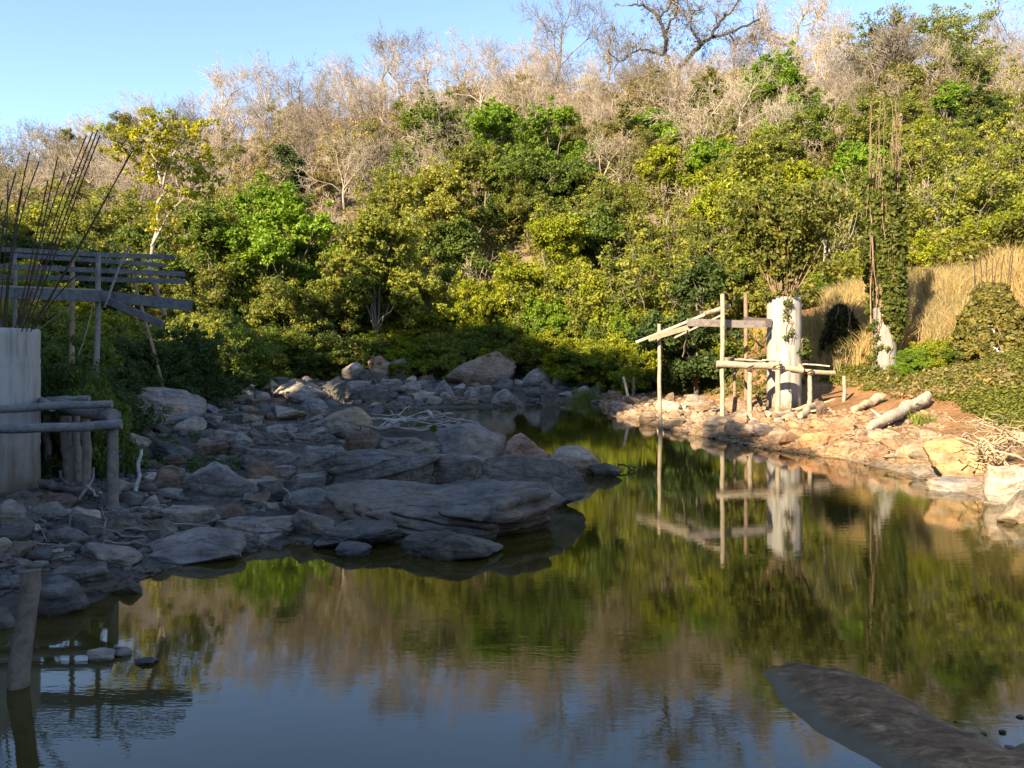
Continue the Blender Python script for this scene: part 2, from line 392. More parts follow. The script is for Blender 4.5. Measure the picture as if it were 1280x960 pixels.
# ------------------------------------------------------------------ rocks
_ico = {}
def ico(sub):
    if sub not in _ico:
        bm = bmesh.new(); bmesh.ops.create_icosphere(bm, subdivisions=sub, radius=1)
        bm.verts.ensure_lookup_table()
        _ico[sub] = (np.array([v.co[:] for v in bm.verts]), np.array([[v.index for v in f.verts] for f in bm.faces])); bm.free()
    return _ico[sub]

def rock_geo(seed, kind='boulder', sub=5):
    r = np.random.default_rng(seed); v, f = ico(sub)
    K = {'boulder': 13, 'angular': 9, 'slab': 9, 'round': 26, 'wedge': 8, 'pebble': 8}[kind]
    P = {'boulder': 16, 'angular': 40, 'slab': 30, 'round': 9, 'wedge': 26, 'pebble': 40}[kind]
    n = nrm(r.normal(0, 1, (K, 3))); d = r.uniform(.62, 1, K)
    if kind == 'slab':
        n = np.vstack([n * [1, 1, .35], nrm([[.12 * r.normal(), .12 * r.normal(), 1]]), [[0, 0, -1]]]); n = nrm(n); d = np.concatenate([d, [.42, .5]])
    if kind == 'wedge':
        n = np.vstack([n, nrm([[.55, .1, .8]]), nrm([[-.5, -.3, .75]])]); d = np.concatenate([d, [.5, .62]])
    w = v + .12 * np.stack([fbm(v * 1.3 + seed + 9 * k, 2) for k in range(3)], -1)
    w = nrm(w)
    c = np.maximum(w @ n.T, 0) / d
    rad = 1 / ((c ** P).sum(1) ** (1 / P) + 1e-6)
    p = v * np.minimum(rad, 1.35)[:, None]
    # bedding ledges along a tilted axis
    if kind in ('slab', 'boulder', 'angular', 'wedge'):
        ax = nrm(np.array([r.normal(0, .3), r.normal(0, .3), 1.])); fr = {'slab': 5.5, 'boulder': 3.2, 'angular': 3.6, 'wedge': 3}[kind]
        s = (p @ ax) * fr + .35 * fbm(p * 1.4 + seed, 3); fl = np.floor(s); fz = s - fl
        hsh = (np.sin(fl * 12.9898 + seed) * 43758.5453) % 1
        led = (hsh - .5) * .16 * np.minimum(1, np.minimum(fz, 1 - fz) * 7) - .055 * np.exp(-(np.minimum(fz, 1 - fz) * 9) ** 2)
        amp = {'slab': .8, 'boulder': .28, 'angular': .22, 'wedge': .3}[kind]
        horiz = p - (p @ ax)[:, None] * ax; p = p + nrm(horiz) * (led * amp)[:, None] * np.clip(np.linalg.norm(horiz, axis=1) * 2, 0, 1)[:, None]
        # joint cracks
        for k in range(3 if kind != 'slab' else 6):
            cn = nrm(np.array([r.normal(), r.normal(), r.normal() * .3])); off = r.uniform(-.7, .7)
            dd = (p @ cn) - off + .08 * fbm(p * 2 + k + seed, 3)
            p = p - v * (.05 * np.exp(-(dd / .035) ** 2))[:, None]
    p = p + v * (.07 * fbm(p * 2.1 + seed * 1.7, 4) + .022 * fbm(p * 8 + seed, 3))[:, None]
    lo, hi = p.min(0), p.max(0); q = (p - (lo + hi) / 2) / ((hi - lo) / 2)
    q[:, 2] = q[:, 2] * .5 + .5
    return q, f
VAR = {}
def rock_mesh(kind, k, sub=5):
    key = (kind, k, sub)
    if key not in VAR:
        mb = MB(); q, f = rock_geo(100 + 37 * k + 1000 * len(kind), kind, sub); mb.add(q, f); VAR[key] = mb.mesh('rock', True); VAR[key].materials.append(ROCK)
    return VAR[key]

GREY = (.25, .237, .222); DARK = (.135, .128, .12); BROWN = (.18, .13, .1); PALE = (.38, .34, .29); TAN = (.32, .255, .185); PINK = (.34, .23, .18); BUFF = (.33, .285, .22); ORNG = (.32, .215, .13)
NROCK = 0
def rock(x0, y0, x1, y1, kind, colr, label=None, cat='rock', k=None, dr=.75, sub=5, group=None, rz=None, water=False, tilt=0, deep=.3, look=None, kinds=None, lm=None, name=None):
    """a rock seen in the photo between columns x0-x1 and rows y0-y1; stands where its lower edge meets the ground"""
    global NROCK
    px = (x0 + x1) / 2; gx_, D0, gz = hit(px, y1)
    W = (x1 - x0) / F * D0; dep = W * dr; D = D0 + dep * .42; W = (x1 - x0) / F * D
    cx = (px - 640) / F * D
    top = CAMZ - (y0 - HZ) / F * (D + .15 * dep)
    zb = 0. if water else min(gz, max(Hs(cx, D), 0)) ; h = max(top - zb, .12 * W)
    sink = h * deep; kk = NROCK % 7 if k is None else k; NROCK += 1
    me = rock_mesh(kind, kk, sub); o = bpy.data.objects.new(name or ('boulder' if W > .55 else 'rock'), me); COL.objects.link(o)
    o.location = (cx, D, zb - sink); o.scale = (W / 2 * 1.03, dep / 2, h + sink)
    o.rotation_euler = (math.radians(random.uniform(-3, 3)), math.radians(tilt), math.radians(random.uniform(-9, 9) if rz is None else rz))
    j = random.uniform(.85, 1.15); o.color = (colr[0] * j, colr[1] * j * random.uniform(.97, 1.03), colr[2] * j, 1)
    tag(o, label, cat, group)
    if look: later(o, px, (y0 + y1) / 2, look, kinds, ('behind', 'in front of'))
    if lm: landmark(px, (y0 + y1) / 2, lm, 'rock')
    return o

LS = 'rocks of the shaded left shore'; RB = 'stones of the sunlit right bank'; FS = 'rocks across the far end of the pool'
hand = [
 # left foreground, at the water
 (28, 718, 106, 772, 'round', DARK, 'dark rounded boulder at the water just right of the leaning wooden stump', LS, 'dark boulder by the leaning stump'),
 (66, 702, 156, 742, 'slab', DARK, 'dark flat slab at the water edge behind the dark round boulder', LS, None),
 (143, 723, 177, 744, 'wedge', DARK, 'small dark pointed rock standing in the water beside the dark flat slab', LS, None),
 (183, 660, 304, 706, 'boulder', GREY, 'long grey boulder with a low hump at the near waterline', LS, 'long grey waterline boulder'),
 (-10, 756, 18, 788, 'round', DARK, 'grey round rock cut by the left photo edge behind the stump', LS, None),
 (99, 676, 176, 708, 'boulder', GREY, 'grey humped rock between the angular pale block and the water', LS, None),
 (57, 656, 109, 686, 'round', GREY, 'rounded grey rock on the shore left of the angular pale block', LS, None),
 (90, 631, 126, 661, 'angular', PALE, 'angular pale block tilted on the dirt below the log platform', LS, 'pale angular block'),
 (187, 646, 226, 676, 'angular', DARK, 'dark squarish rock standing behind the long grey waterline boulder', LS, None),
 (206, 628, 272, 662, 'slab', GREY, 'pale grey flat slab behind the dark squarish rock', LS, None),
 (259, 628, 309, 651, 'round', BROWN, 'brown rounded rock resting on top of the grey slabs', LS, 'brown rounded rock'),
 (268, 643, 366, 677, 'slab', GREY, 'oblong grey slab lying right of the long waterline boulder', LS, 'oblong grey slab'),
 (365, 634, 428, 673, 'boulder', GREY, 'grey boulder wedged left of the broad cracked rock shelf', LS, None),
 (38, 679, 68, 706, 'angular', DARK, 'dark chunk of rock on the bank above the flat slab', LS, None),
 (232, 577, 314, 622, 'wedge', GREY, 'large grey rock rising to a dark pointed right end', LS, 'grey rock with a dark point'),
 (311, 575, 352, 606, 'angular', BROWN, 'brown angular rock with a dark face right of the grey pointed rock', LS, None),
 (348, 607, 422, 648, 'boulder', GREY, 'grey boulder behind the thin pale twig on the shore', LS, None),
 (360, 589, 412, 614, 'slab', GREY, 'flat grey rock left of the broad shelf back edge', LS, None),
 # the outcrop
 (392, 600, 696, 676, 'slab', (.2, .175, .155), 'broad flat rock shelf with cracks sloping into the water, largest on the shore', LS, 'broad rock shelf'),
 (395, 649, 506, 688, 'boulder', DARK, 'dark rounded ledge at the front foot of the broad rock shelf', LS, None),
 (602, 563, 728, 634, 'boulder', (.19, .165, .145), 'big grey boulder with striped sides at the right tip of the rock shore', LS, 'big striped boulder'),
 (418, 560, 552, 612, 'slab', DARK, 'long dark undercut boulder behind the broad rock shelf', LS, 'long dark undercut boulder'),
 (374, 555, 437, 600, 'slab', GREY, 'grey slab with a flat top left of the long dark undercut boulder', LS, None),
 (531, 563, 604, 607, 'slab', GREY, 'grey layered block between the dark undercut boulder and the big striped boulder', LS, None),
 (543, 528, 632, 580, 'angular', GREY, 'large grey angular block beside the bleached driftwood heap', LS, 'large grey angular block'),
 (630, 541, 684, 577, 'wedge', PINK, 'reddish tan pyramid rock behind the big striped boulder', LS, 'tan pyramid rock'),
 (684, 556, 749, 594, 'round', PALE, 'rounded pale boulder right of the tan pyramid rock', LS, 'pale boulder at the shore tip'),
 (738, 578, 777, 597, 'round', DARK, 'dark low rock at the very right end of the rock shore, half in water', LS, None),
 (503, 660, 630, 702, 'wedge', DARK, 'long dark wedge rock lying in the water with a pointed right end', LS, 'dark wedge rock in the water'),
 (421, 676, 464, 698, 'round', DARK, 'small dark round rock in the water left of the dark wedge rock', LS, None),
 (430, 536, 482, 567, 'angular', BROWN, 'brown blocky rock in front of the pale round boulder', LS, None),
 (406, 508, 465, 545, 'round', BUFF, 'pale cream round boulder standing out among grey rocks', LS, 'pale cream round boulder'),
 (303, 557, 382, 590, 'slab', GREY, 'grey split slab with a flat top behind the brown angular rock', LS, None),
 (188, 548, 244, 579, 'boulder', DARK, 'dark hollowed boulder behind the pale leaning stick', LS, 'dark hollowed boulder'),
 (203, 514, 250, 536, 'slab', GREY, 'pale grey low slab below the tip of the slanting pole', LS, None),
 (152, 484, 250, 526, 'sheet', (.3, .28, .26), 'large pale sloping rock sheet under the slanting pole', LS, 'pale sloping rock sheet'),
 (110, 809, 148, 828, 'boulder', GREY, 'low grey rock showing above the near water, larger of two', None, None),
 (141, 808, 163, 821, 'round', GREY, 'small grey rock touching the larger low one in the near water', None, None),
 (166, 824, 197, 833, 'slab', DARK, 'flat sliver of rock barely above the near water', None, None),
 (468, 543, 548, 569, 'slab', GREY, 'low grey slab lying in front of the driftwood heap', LS, None),
 (436, 546, 474, 566, 'angular', DARK, 'dark block between the pale cream boulder and the low grey slab', LS, None),
 # far rocks
 (557, 438, 644, 484, 'boulder', (.24, .19, .16), 'huge brownish boulder standing before the green bushes at the far end', FS, 'huge far boulder'),
 (575, 458, 611, 483, 'angular', PINK, 'pinkish diamond shaped rock leaning on the huge far boulder', FS, None),
 (510, 441, 557, 467, 'boulder', PINK, 'rounded brown boulder left of the huge far boulder', FS, None),
 (483, 447, 516, 473, 'angular', BROWN, 'brown leaning rock between two far boulders', FS, None),
 (459, 444, 488, 473, 'angular', PINK, 'upright pinkish rock in the far row of boulders', FS, 'upright pinkish far rock'),
 (426, 453, 458, 474, 'boulder', GREY, 'grey block left of the upright pinkish rock in the far row', FS, None),
 (405, 446, 441, 467, 'boulder', PALE, 'pale rock at the left end of the far row of boulders', FS, None),
 (396, 470, 434, 502, 'slab', DARK, 'dark layered ledge at the left end of the far pool', FS, 'dark layered far ledge'),
 (432, 475, 463, 493, 'slab', GREY, 'grey flat rock right of the dark layered far ledge', FS, None),
 (474, 473, 506, 488, 'slab', GREY, 'flat grey rock below the upright pinkish far rock', FS, None),
 (540, 474, 568, 500, 'wedge', GREY, 'grey peaked rock with a dark hollow below the far boulders', FS, None),
 (579, 481, 616, 500, 'slab', GREY, 'pale topped slab in front of the pinkish diamond rock', FS, None),
 (613, 486, 657, 509, 'round', GREY, 'rounded grey boulder at the far waterline', FS, 'rounded grey far boulder'),
 (675, 475, 700, 508, 'angular', DARK, 'dark upright rock at the far waterline near the reeds', FS, 'dark upright far rock'),
 (612, 472, 642, 490, 'boulder', DARK, 'dark rock right of the huge far boulder', FS, None),
 # right bank
 (1120, 548, 1165, 573, 'round', TAN, 'smooth tan oval boulder sitting on the right waterline', RB, 'smooth tan oval boulder'),
 (1146, 536, 1172, 554, 'round', BUFF, 'tan rounded boulder just behind the smooth oval one', RB, None),
 (1167, 542, 1181, 556, 'round', BUFF, 'small upright round stone right of two tan boulders', RB, None),
 (1160, 543, 1238, 602, 'angular', (.4, .285, .165), 'big orange tan block with a flat sunlit face at the right waterline', RB, 'big orange tan block'),
 (1087, 556, 1113, 577, 'angular', ORNG, 'angular orange stone with a dark side at the waterline', RB, None),
 (1048, 551, 1073, 570, 'angular', TAN, 'tan angular stone at the waterline right of the timber staging', RB, 'tan angular waterline stone'),
 (1141, 583, 1168, 599, 'round', GREY, 'low grey stone in the water before the big orange block', RB, None),
 (1158, 596, 1222, 615, 'slab', GREY, 'flat dark grey slab lying in the water below the big orange block', RB, None),
 (1224, 580, 1300, 630, 'slab', PALE, 'large pale weathered slab cut by the right photo edge', RB, 'large pale right slab'),
 (1196, 556, 1262, 590, 'slab', (.45, .33, .2), 'broad tan sloping slab just behind the big orange tan block', RB, None),
 (1000, 538, 1046, 562, 'slab', (.4, .27, .15), 'flat brown slab at the waterline left of the tan angular stone', RB, None),
 (880, 520, 916, 540, 'boulder', BUFF, 'buff boulder at the waterline below the first staging post', RB, None),
 (1102, 536, 1128, 552, 'angular', BUFF, 'buff stone at the lower end of the long bleached trunk', RB, None),
 (1244, 612, 1300, 655, 'boulder', BUFF, 'pale rock in front of the large weathered slab at right edge', RB, None),
 (1262, 536, 1285, 552, 'boulder', PALE, 'pale rock above the dry twigs at the right edge', RB, None),
 (844, 417, 878, 468, 'wedge', (.42, .24, .1), 'tall orange pointed boulder on the slope behind the sloping boards', RB, 'tall orange pointed boulder'),
 (828, 467, 848, 484, 'round', ORNG, 'orange brown boulder on the slope below the tall pointed one', RB, None),
 (796, 464, 819, 489, 'slab', TAN, 'tilted tan slab on the bank left of the sloping boards post', RB, 'tilted tan slab'),
 (828, 490, 846, 508, 'angular', BROWN, 'brown block at the foot of the sloping boards post', RB, None),
 (799, 514, 822, 529, 'round', TAN, 'rounded tan stone at the waterline below the sloping boards', RB, 'rounded tan waterline stone'),
 (1019, 500, 1036, 518, 'wedge', BROWN, 'dark standing splinter of rock by the right end of the staging', RB, None),
 (960, 532, 986, 549, 'round', BUFF, 'pale round stone at the waterline below the nearer concrete pillar', RB, 'pale round stone below the pillar'),
]
for h in hand:
    x0, y0, x1, y1, kd, cl, lab, grp, lm = h
    big = (x1 - x0) > 90
    tl = 0
    if kd == 'sheet': kd, tl = 'boulder', 7
    rock(x0, y0, x1, y1, kd, cl, lab, tilt=tl, group=grp, lm=lm, sub=6 if big else 5, water=('water' in lab and 'wedge' in lab), dr={'slab': .85, 'wedge': .6}.get(kd, .75), k=7 + NROCK if big else None)

BOX = [h[:4] for h in hand]
def inpoly(px, py, poly):
    c = False
    for (ax, ay), (bx, by) in zip(poly, poly[1:] + poly[:1]):
        if (ay > py) != (by > py) and px < (bx - ax) * (py - ay) / (by - ay) + ax: c = not c
    return c
def scatter(n, poly, wr, asp, kinds_, cols, grp, seed, mind=.55):
    rr = random.Random(seed); xs = [p[0] for p in poly]; ys = [p[1] for p in poly]; got = []; tries = 0
    while len(got) < n and tries < 6000:
        tries += 1; px, py = rr.uniform(min(xs), max(xs)), rr.uniform(min(ys), max(ys))
        if not inpoly(px, py, poly) or any(a - 2 < px < c + 2 and b - 3 < py < d + 3 for a, b, c, d in BOX): continue
        w = wr[0] + (wr[1] - wr[0]) * rr.random() ** 1.7
        if any(math.hypot((px - a) * .8, (py - b) * 1.8) < mind * (w + c) / 2 for a, b, c in got): continue
        got.append((px, py, w))
    got.sort(key=lambda t: t[1])
    for px, py, w in got:
        x, D, z = hit(px, py)
        kd = rr.choice(kinds_); cn, cl = rr.choice(cols)
        hgt = w * rr.uniform(*asp)
        shape = {'boulder': 'blocky', 'angular': 'angular', 'slab': 'flat', 'round': 'rounded', 'wedge': 'pointed'}[kd]
        size = 'small' if w < wr[0] + .3 * (wr[1] - wr[0]) else 'middling'
        rock(px - w / 2, py - hgt, px + w / 2, py, kd, cl, None, k=rr.randrange(7), sub=4 if w < 24 else 5, group=grp, dr=rr.uniform(.6, 1.05), look=f'{size} {shape} {cn} ' + ('stone' if grp == RB else 'rock'), cat='stone' if grp == RB else 'rock', kinds='rock', rz=rr.uniform(-40, 40))
G3 = [('grey', GREY), ('grey', (.3, .28, .25)), ('dark grey', DARK), ('brown', BROWN), ('dark grey', (.13, .12, .11))]
T3 = [('tan', TAN), ('tan', BUFF), ('brown', (.28, .18, .11)), ('orange', ORNG), ('pale', PALE)]
scatter(78, [(0, 640), (60, 640), (180, 600), (360, 590), (390, 660), (310, 690), (180, 690), (160, 712), (0, 715)], (16, 50), (.45, .75), ['boulder', 'angular', 'wedge', 'angular', 'round'], G3, LS, 1)
scatter(84, [(150, 560), (190, 515), (250, 480), (400, 490), (400, 520), (470, 545), (420, 580), (380, 610), (330, 630), (200, 625), (170, 590)], (22, 72), (.36, .62), ['slab', 'boulder', 'boulder', 'angular', 'angular', 'wedge'], G3, LS, 2)
scatter(70, [(250, 470), (330, 455), (400, 462), (480, 468), (560, 482), (660, 482), (752, 482), (745, 500), (660, 508), (560, 507), (420, 506), (330, 500), (260, 490)], (14, 44), (.42, .7), ['boulder', 'boulder', 'angular', 'round', 'slab'], G3 + [('pale', (.27, .25, .23))], FS, 3)
scatter(90, [(752, 516), (765, 496), (850, 505), (960, 520), (1060, 540), (1150, 562), (1160, 580), (1080, 574), (960, 558), (860, 540)], (10, 36), (.4, .75), ['boulder', 'angular', 'angular', 'slab'], T3, RB, 4)

# rubble nobody could count: low stones between the rocks, one object per bank
def rubble(name, n, poly, w, cl, seed):
    rr = np.random.default_rng(seed); v, f = ico(2); mb = MB(); xs = [p[0] for p in poly]; ys = [p[1] for p in poly]; bank = []
    for k in range(8): q, ff = rock_geo(900 + k, 'pebble', 2); bank.append(q - [0, 0, .4])
    c = 0
    while c < n:
        px, py = rr.uniform(min(xs), max(xs)), rr.uniform(min(ys), max(ys))
        if not inpoly(px, py, poly) or any(a < px < c_ and b < py < d + 2 for a, b, c_, d in BOX): continue
        x, D, z = hit(px, py); c += 1
        if Hs(x, D) < -.09: continue
        s = D * (w[0] + (w[1] - w[0]) * rr.random() ** 2.2) / F / 2; a = rr.uniform(0, 6.28)
        q = bank[rr.integers(8)] * [s, s * rr.uniform(.6, 1), s * rr.uniform(.7, 1.3)]
        q = np.stack([q[:, 0] * math.cos(a) - q[:, 1] * math.sin(a), q[:, 0] * math.sin(a) + q[:, 1] * math.cos(a), q[:, 2]], -1) + [x, D, Hs(x, D)]
        mb.add(q, f)
    o = mb.build(name, ROCK, None, True); o.color = (*cl, 1); tag(o, kind='stuff')
    return o
tag(rubble('shore_rubble', 2600, [(0, 625), (160, 560), (250, 480), (420, 462), (760, 478), (745, 505), (560, 506), (420, 525), (470, 550), (400, 620), (405, 685), (300, 700), (180, 722), (0, 745)], (5, 19), (.14, .13, .125), 21), 'dark grey rubble lying between the boulders of the shaded left shore', 'rubble')
tag(rubble('bank_rubble', 1900, [(745, 512), (768, 488), (830, 490), (900, 500), (1010, 510), (1080, 515), (1190, 515), (1160, 582), (1080, 577), (960, 562), (860, 543)], (4, 13), (.3, .22, .14), 22), 'tan rubble covering the sunlit right bank down to the water', 'rubble')
# ------------------------------------------------------------------ timber, concrete, steel
def colour(o, c): o.color = (*c, 1); return o
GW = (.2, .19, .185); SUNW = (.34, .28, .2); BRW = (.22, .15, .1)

def pole_part(name, p0, p1, r0, r1, parent, c, wob=.02, sides=10, n=9):
    mb = MB(); tube(mb, log_pts(p0, p1, n, wob), np.linspace(r0, r1, n), sides, rough=.03)
    return colour(mb.build(name, TIMBER, parent, True), c)
def plank_part(name, p0, p1, w, th, parent, c, up=(0, 0, 1)):
    mb = MB(); plank(mb, p0, p1, w, th, up); return colour(mb.build(name, TIMBER, parent), c)

def pillar(loc, rad, top, name='concrete_pillar'):
    x, y, z0 = loc; root = empty(name, loc)
    prof = []; z = -.6; lift = .0
    hs = top - z0
    zz = np.concatenate([np.linspace(-.6, hs - .03, 46), [hs]]); th = np.arange(56) * 2 * math.pi / 56; v = []
    for q in zz:
        seam = sum(.012 * math.exp(-((q - s) / .02) ** 2) for s in np.arange(.62, hs, .62))
        r = rad + seam - (.025 if q == hs else 0) + .004 * math.sin(q * 9)
        v.append(np.stack([r * np.cos(th), r * np.sin(th), np.full(56, q)], -1))
    V = np.concatenate(v); mb = MB(); k = np.arange(56)[None]; b = (np.arange(len(zz) - 1) * 56)[:, None]; k2 = (k + 1) % 56
    mb.add(V, np.stack([b + k, b + k2, b + 56 + k2, b + 56 + k], -1).reshape(-1, 4)); mb.add(v[-1], [list(range(56))])
    o = mb.build('shaft', CONC, root, True); return root, o

def rods(root, base, tips, r):
    """steel starter bars cast into a pillar: each bar a part of its own"""
    for (bx, by, bz), tp in zip(base, tips):
        p0 = np.array([bx, by, bz]); p1 = np.array(tp); n = 8; t = np.linspace(0, 1, n)[:, None]
        p = p0 + (p1 - p0) * t; bow = RNG.normal(0, .05, 3); p = p + bow * (4 * t * (1 - t)) - np.array([0, 0, .12]) * t ** 3
        mb = MB(); tube(mb, p - np.array(root.location), r, 6); mb.build('rebar', STEEL, root, True)

# --- near left pillar
PL = at(-14, 620, 11.9); PL[2] = Hs(PL[0], PL[1])
lp, sh = pillar((PL[0], PL[1], PL[2]), .665, CAMZ + .036 * 11.3); colour(sh, (.33, .315, .29))
tag(lp, 'round grey concrete pillar with muddy foot and splayed steel bars at left edge', 'pillar')
base, tips = [], []
tipx = [(122, 152), (116, 155), (125, 158), (108, 160), (166, 178), (162, 183), (72, 186), (37, 180), (49, 192), (20, 205), (10, 215), (-10, 190), (-25, 230), (80, 205), (60, 215), (3, 240), (28, 225), (-40, 210), (100, 330)]
fx = [27, 30, 33, 25, 36, 38, 22, 4, 8, 0, -4, -20, -26, 24, 18, -8, 3, -30, 40]
for (tx, ty), f0 in zip(tipx, fx):
    D = 11.9 + random.uniform(-.35, .35); b = at(f0, 409, D); b[2] = CAMZ + .036 * 11.3 - .05; base.append(b); tips.append(at(tx, ty, D + random.uniform(-.5, .5)))
rods(lp, base, tips, .0085)

# --- log platform around the near left pillar
lpf = empty('log_platform', at(92, 620, 11.4), 'grey log platform on short posts round the left concrete pillar', 'platform')
o0 = np.array(lpf.location)
def L(px, py, D): return at(px, py, D) - o0
def foot(px, py, D):
    p = at(px, py, D); p[2] = Hs(p[0], p[1]) - .15; return p - o0
for a, b, r0, r1 in [((-60, 512, 10.9), (140, 505, 11.2), .062, .055), ((-60, 538, 10.7), (152, 530, 11.0), .06, .07), ((58, 500, 12.6), (112, 498, 12.6), .05, .045), ((60, 503, 12.8), (143, 521, 11.1), .09, .1), ((44, 497, 12.9), (66, 509, 11.1), .07, .06)]:
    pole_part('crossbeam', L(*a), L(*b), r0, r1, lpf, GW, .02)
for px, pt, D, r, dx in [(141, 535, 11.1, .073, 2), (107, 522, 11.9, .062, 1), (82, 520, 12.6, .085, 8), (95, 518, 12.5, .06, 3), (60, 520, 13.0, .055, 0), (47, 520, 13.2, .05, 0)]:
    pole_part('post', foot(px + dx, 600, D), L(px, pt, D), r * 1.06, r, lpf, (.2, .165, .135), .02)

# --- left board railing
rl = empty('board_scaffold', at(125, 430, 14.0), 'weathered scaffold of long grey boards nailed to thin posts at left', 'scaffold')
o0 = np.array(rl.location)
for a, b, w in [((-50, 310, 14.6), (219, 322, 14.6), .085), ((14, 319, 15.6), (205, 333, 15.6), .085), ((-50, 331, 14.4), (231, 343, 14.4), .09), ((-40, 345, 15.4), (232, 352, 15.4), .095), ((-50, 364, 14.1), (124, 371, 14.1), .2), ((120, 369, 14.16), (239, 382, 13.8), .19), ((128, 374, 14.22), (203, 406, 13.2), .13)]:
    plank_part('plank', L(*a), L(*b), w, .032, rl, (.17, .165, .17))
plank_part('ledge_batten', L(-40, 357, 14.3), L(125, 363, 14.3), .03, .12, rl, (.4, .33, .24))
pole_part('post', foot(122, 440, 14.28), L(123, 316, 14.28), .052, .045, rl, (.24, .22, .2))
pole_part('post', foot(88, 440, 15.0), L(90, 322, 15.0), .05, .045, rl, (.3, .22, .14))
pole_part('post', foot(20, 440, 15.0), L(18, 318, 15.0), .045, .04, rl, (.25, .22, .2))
def stick(name, p0, p1, r0, r1, c, label, cat='stick', wob=.02, n=9):
    root = np.array(p0); mb = MB(); tube(mb, log_pts(p0, p1, n, wob) - root, np.linspace(r0, r1, n), 8, rough=.04)
    o = colour(mb.build(name, TIMBER, None, True), c); o.location = root; return tag(o, label, cat)
def gfoot(px, py):
    x, D, z = hit(px, py); return np.array([x, D, z - .08])
g = gfoot(212, 512)
stick('slanting_pole', g, at(166, 342, g[1] - .6), .045, .05, (.3, .2, .12), 'brown pole slanting from the rock sheet up past the grey boards', 'pole', .03)
stick('broken_pole', at(206, 395, 16.4), at(186, 338, 16.4), .055, .05, (.27, .18, .11), 'short brown broken pole hanging behind the grey board ends', 'pole')
stick('leaning_stick', at(131, 384, 14.0), at(162, 308, 13.9), .02, .025, (.3, .27, .24), 'thin grey stick leaning across the boards of the scaffold')
x, D, z = hit(168, 627); stick('bleached_stick', (x, D, z - .03), at(177, 562, D + .3), .035, .022, (.42, .4, .37), 'bleached curved stick standing on the rocks right of the log platform', 'stick', .025)
for k, (a, b) in enumerate([((98, 445), (118, 378)), ((48, 412), (88, 384))]):
    stick('twig', at(*a, 15.3), at(*b, 15.2), .014, .012, (.36, .3, .2), ['pale curved stick below the boards beside the thick post', 'pale thin stick slanting up under the boards by the pillar top'][k])

# --- right staging round the nearer sunlit pillar
P1 = at(980, 512, 29.0); P1[2] = Hs(P1[0], P1[1]); TOP1 = CAMZ + .073 * 29
p1r, sh = pillar(tuple(P1), .6, TOP1); colour(sh, (.31, .292, .262)); tag(p1r, 'sunlit white concrete pillar crowned with creeper, in the right bank timber staging', 'pillar')
P2 = at(1106, 445, 31.0); P2[2] = Hs(P2[0], P2[1]); TOP2 = CAMZ + .06 * 31
p2r, sh = pillar(tuple(P2), .42, TOP2); colour(sh, (.22, .21, .19)); tag(p2r, 'creeper-covered concrete pillar with tall steel bars, farther right of the white one', 'pillar')
P3 = at(1240, 440, 28.5); P3[2] = Hs(P3[0], P3[1]); TOP3 = CAMZ + .045 * 28.5
p3r, sh = pillar(tuple(P3), .56, TOP3); colour(sh, (.5, .47, .42)); tag(p3r, 'concrete pillar hidden in a leafy cone of creeper near the right edge', 'pillar')
def ring(P, top, rad, n, hgt, spread):
    b, t = [], []
    for k in range(n):
        a = k * 2 * math.pi / n + random.uniform(-.1, .1); q = np.array([math.cos(a), math.sin(a), 0]) * rad
        b.append(np.array([P[0], P[1], top - .05]) + q); hh = hgt * random.uniform(.8, 1.1)
        t.append(np.array([P[0], P[1], top + hh]) + q * (1 + spread * random.uniform(.5, 1.2)))
    return b, t
rods(p1r, *ring(P1, TOP1, .45, 10, 2.6, 1.6), .011)
rods(p2r, *ring(P2, TOP2, .38, 14, 5.6, .22), .014)
rods(p3r, *ring(P3, TOP3, .45, 9, 2.6, .5), .014)

st = empty('timber_staging', (P1[0], P1[1] - 1.2, P1[2]), 'sunlit timber staging of pale posts and beams round the white concrete pillar', 'staging')
o0 = np.array(st.location)
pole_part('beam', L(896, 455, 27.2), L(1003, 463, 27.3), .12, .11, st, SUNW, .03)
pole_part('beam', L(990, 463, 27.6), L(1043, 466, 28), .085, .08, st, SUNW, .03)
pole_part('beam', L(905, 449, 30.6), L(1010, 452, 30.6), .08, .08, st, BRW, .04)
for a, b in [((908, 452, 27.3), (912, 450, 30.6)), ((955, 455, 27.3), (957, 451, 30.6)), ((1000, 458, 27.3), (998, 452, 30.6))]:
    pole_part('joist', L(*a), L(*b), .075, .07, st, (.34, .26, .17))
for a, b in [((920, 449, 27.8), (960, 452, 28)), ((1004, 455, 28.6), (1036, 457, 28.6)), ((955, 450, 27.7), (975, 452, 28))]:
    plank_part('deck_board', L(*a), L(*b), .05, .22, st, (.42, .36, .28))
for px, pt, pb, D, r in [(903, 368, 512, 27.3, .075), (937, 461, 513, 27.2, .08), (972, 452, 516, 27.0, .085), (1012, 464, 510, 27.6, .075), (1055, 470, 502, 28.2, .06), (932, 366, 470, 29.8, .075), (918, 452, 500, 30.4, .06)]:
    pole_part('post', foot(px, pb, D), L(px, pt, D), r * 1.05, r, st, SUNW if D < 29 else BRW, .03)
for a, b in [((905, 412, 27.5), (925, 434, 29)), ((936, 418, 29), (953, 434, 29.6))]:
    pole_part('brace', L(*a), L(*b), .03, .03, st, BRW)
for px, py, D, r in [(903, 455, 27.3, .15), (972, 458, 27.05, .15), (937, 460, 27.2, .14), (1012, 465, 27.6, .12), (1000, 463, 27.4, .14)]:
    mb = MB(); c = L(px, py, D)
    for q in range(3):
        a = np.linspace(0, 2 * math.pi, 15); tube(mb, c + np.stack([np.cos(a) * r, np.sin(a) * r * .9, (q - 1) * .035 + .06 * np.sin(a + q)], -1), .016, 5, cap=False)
    colour(mb.build('lashing', TIMBER, st, True), (.1, .07, .05))
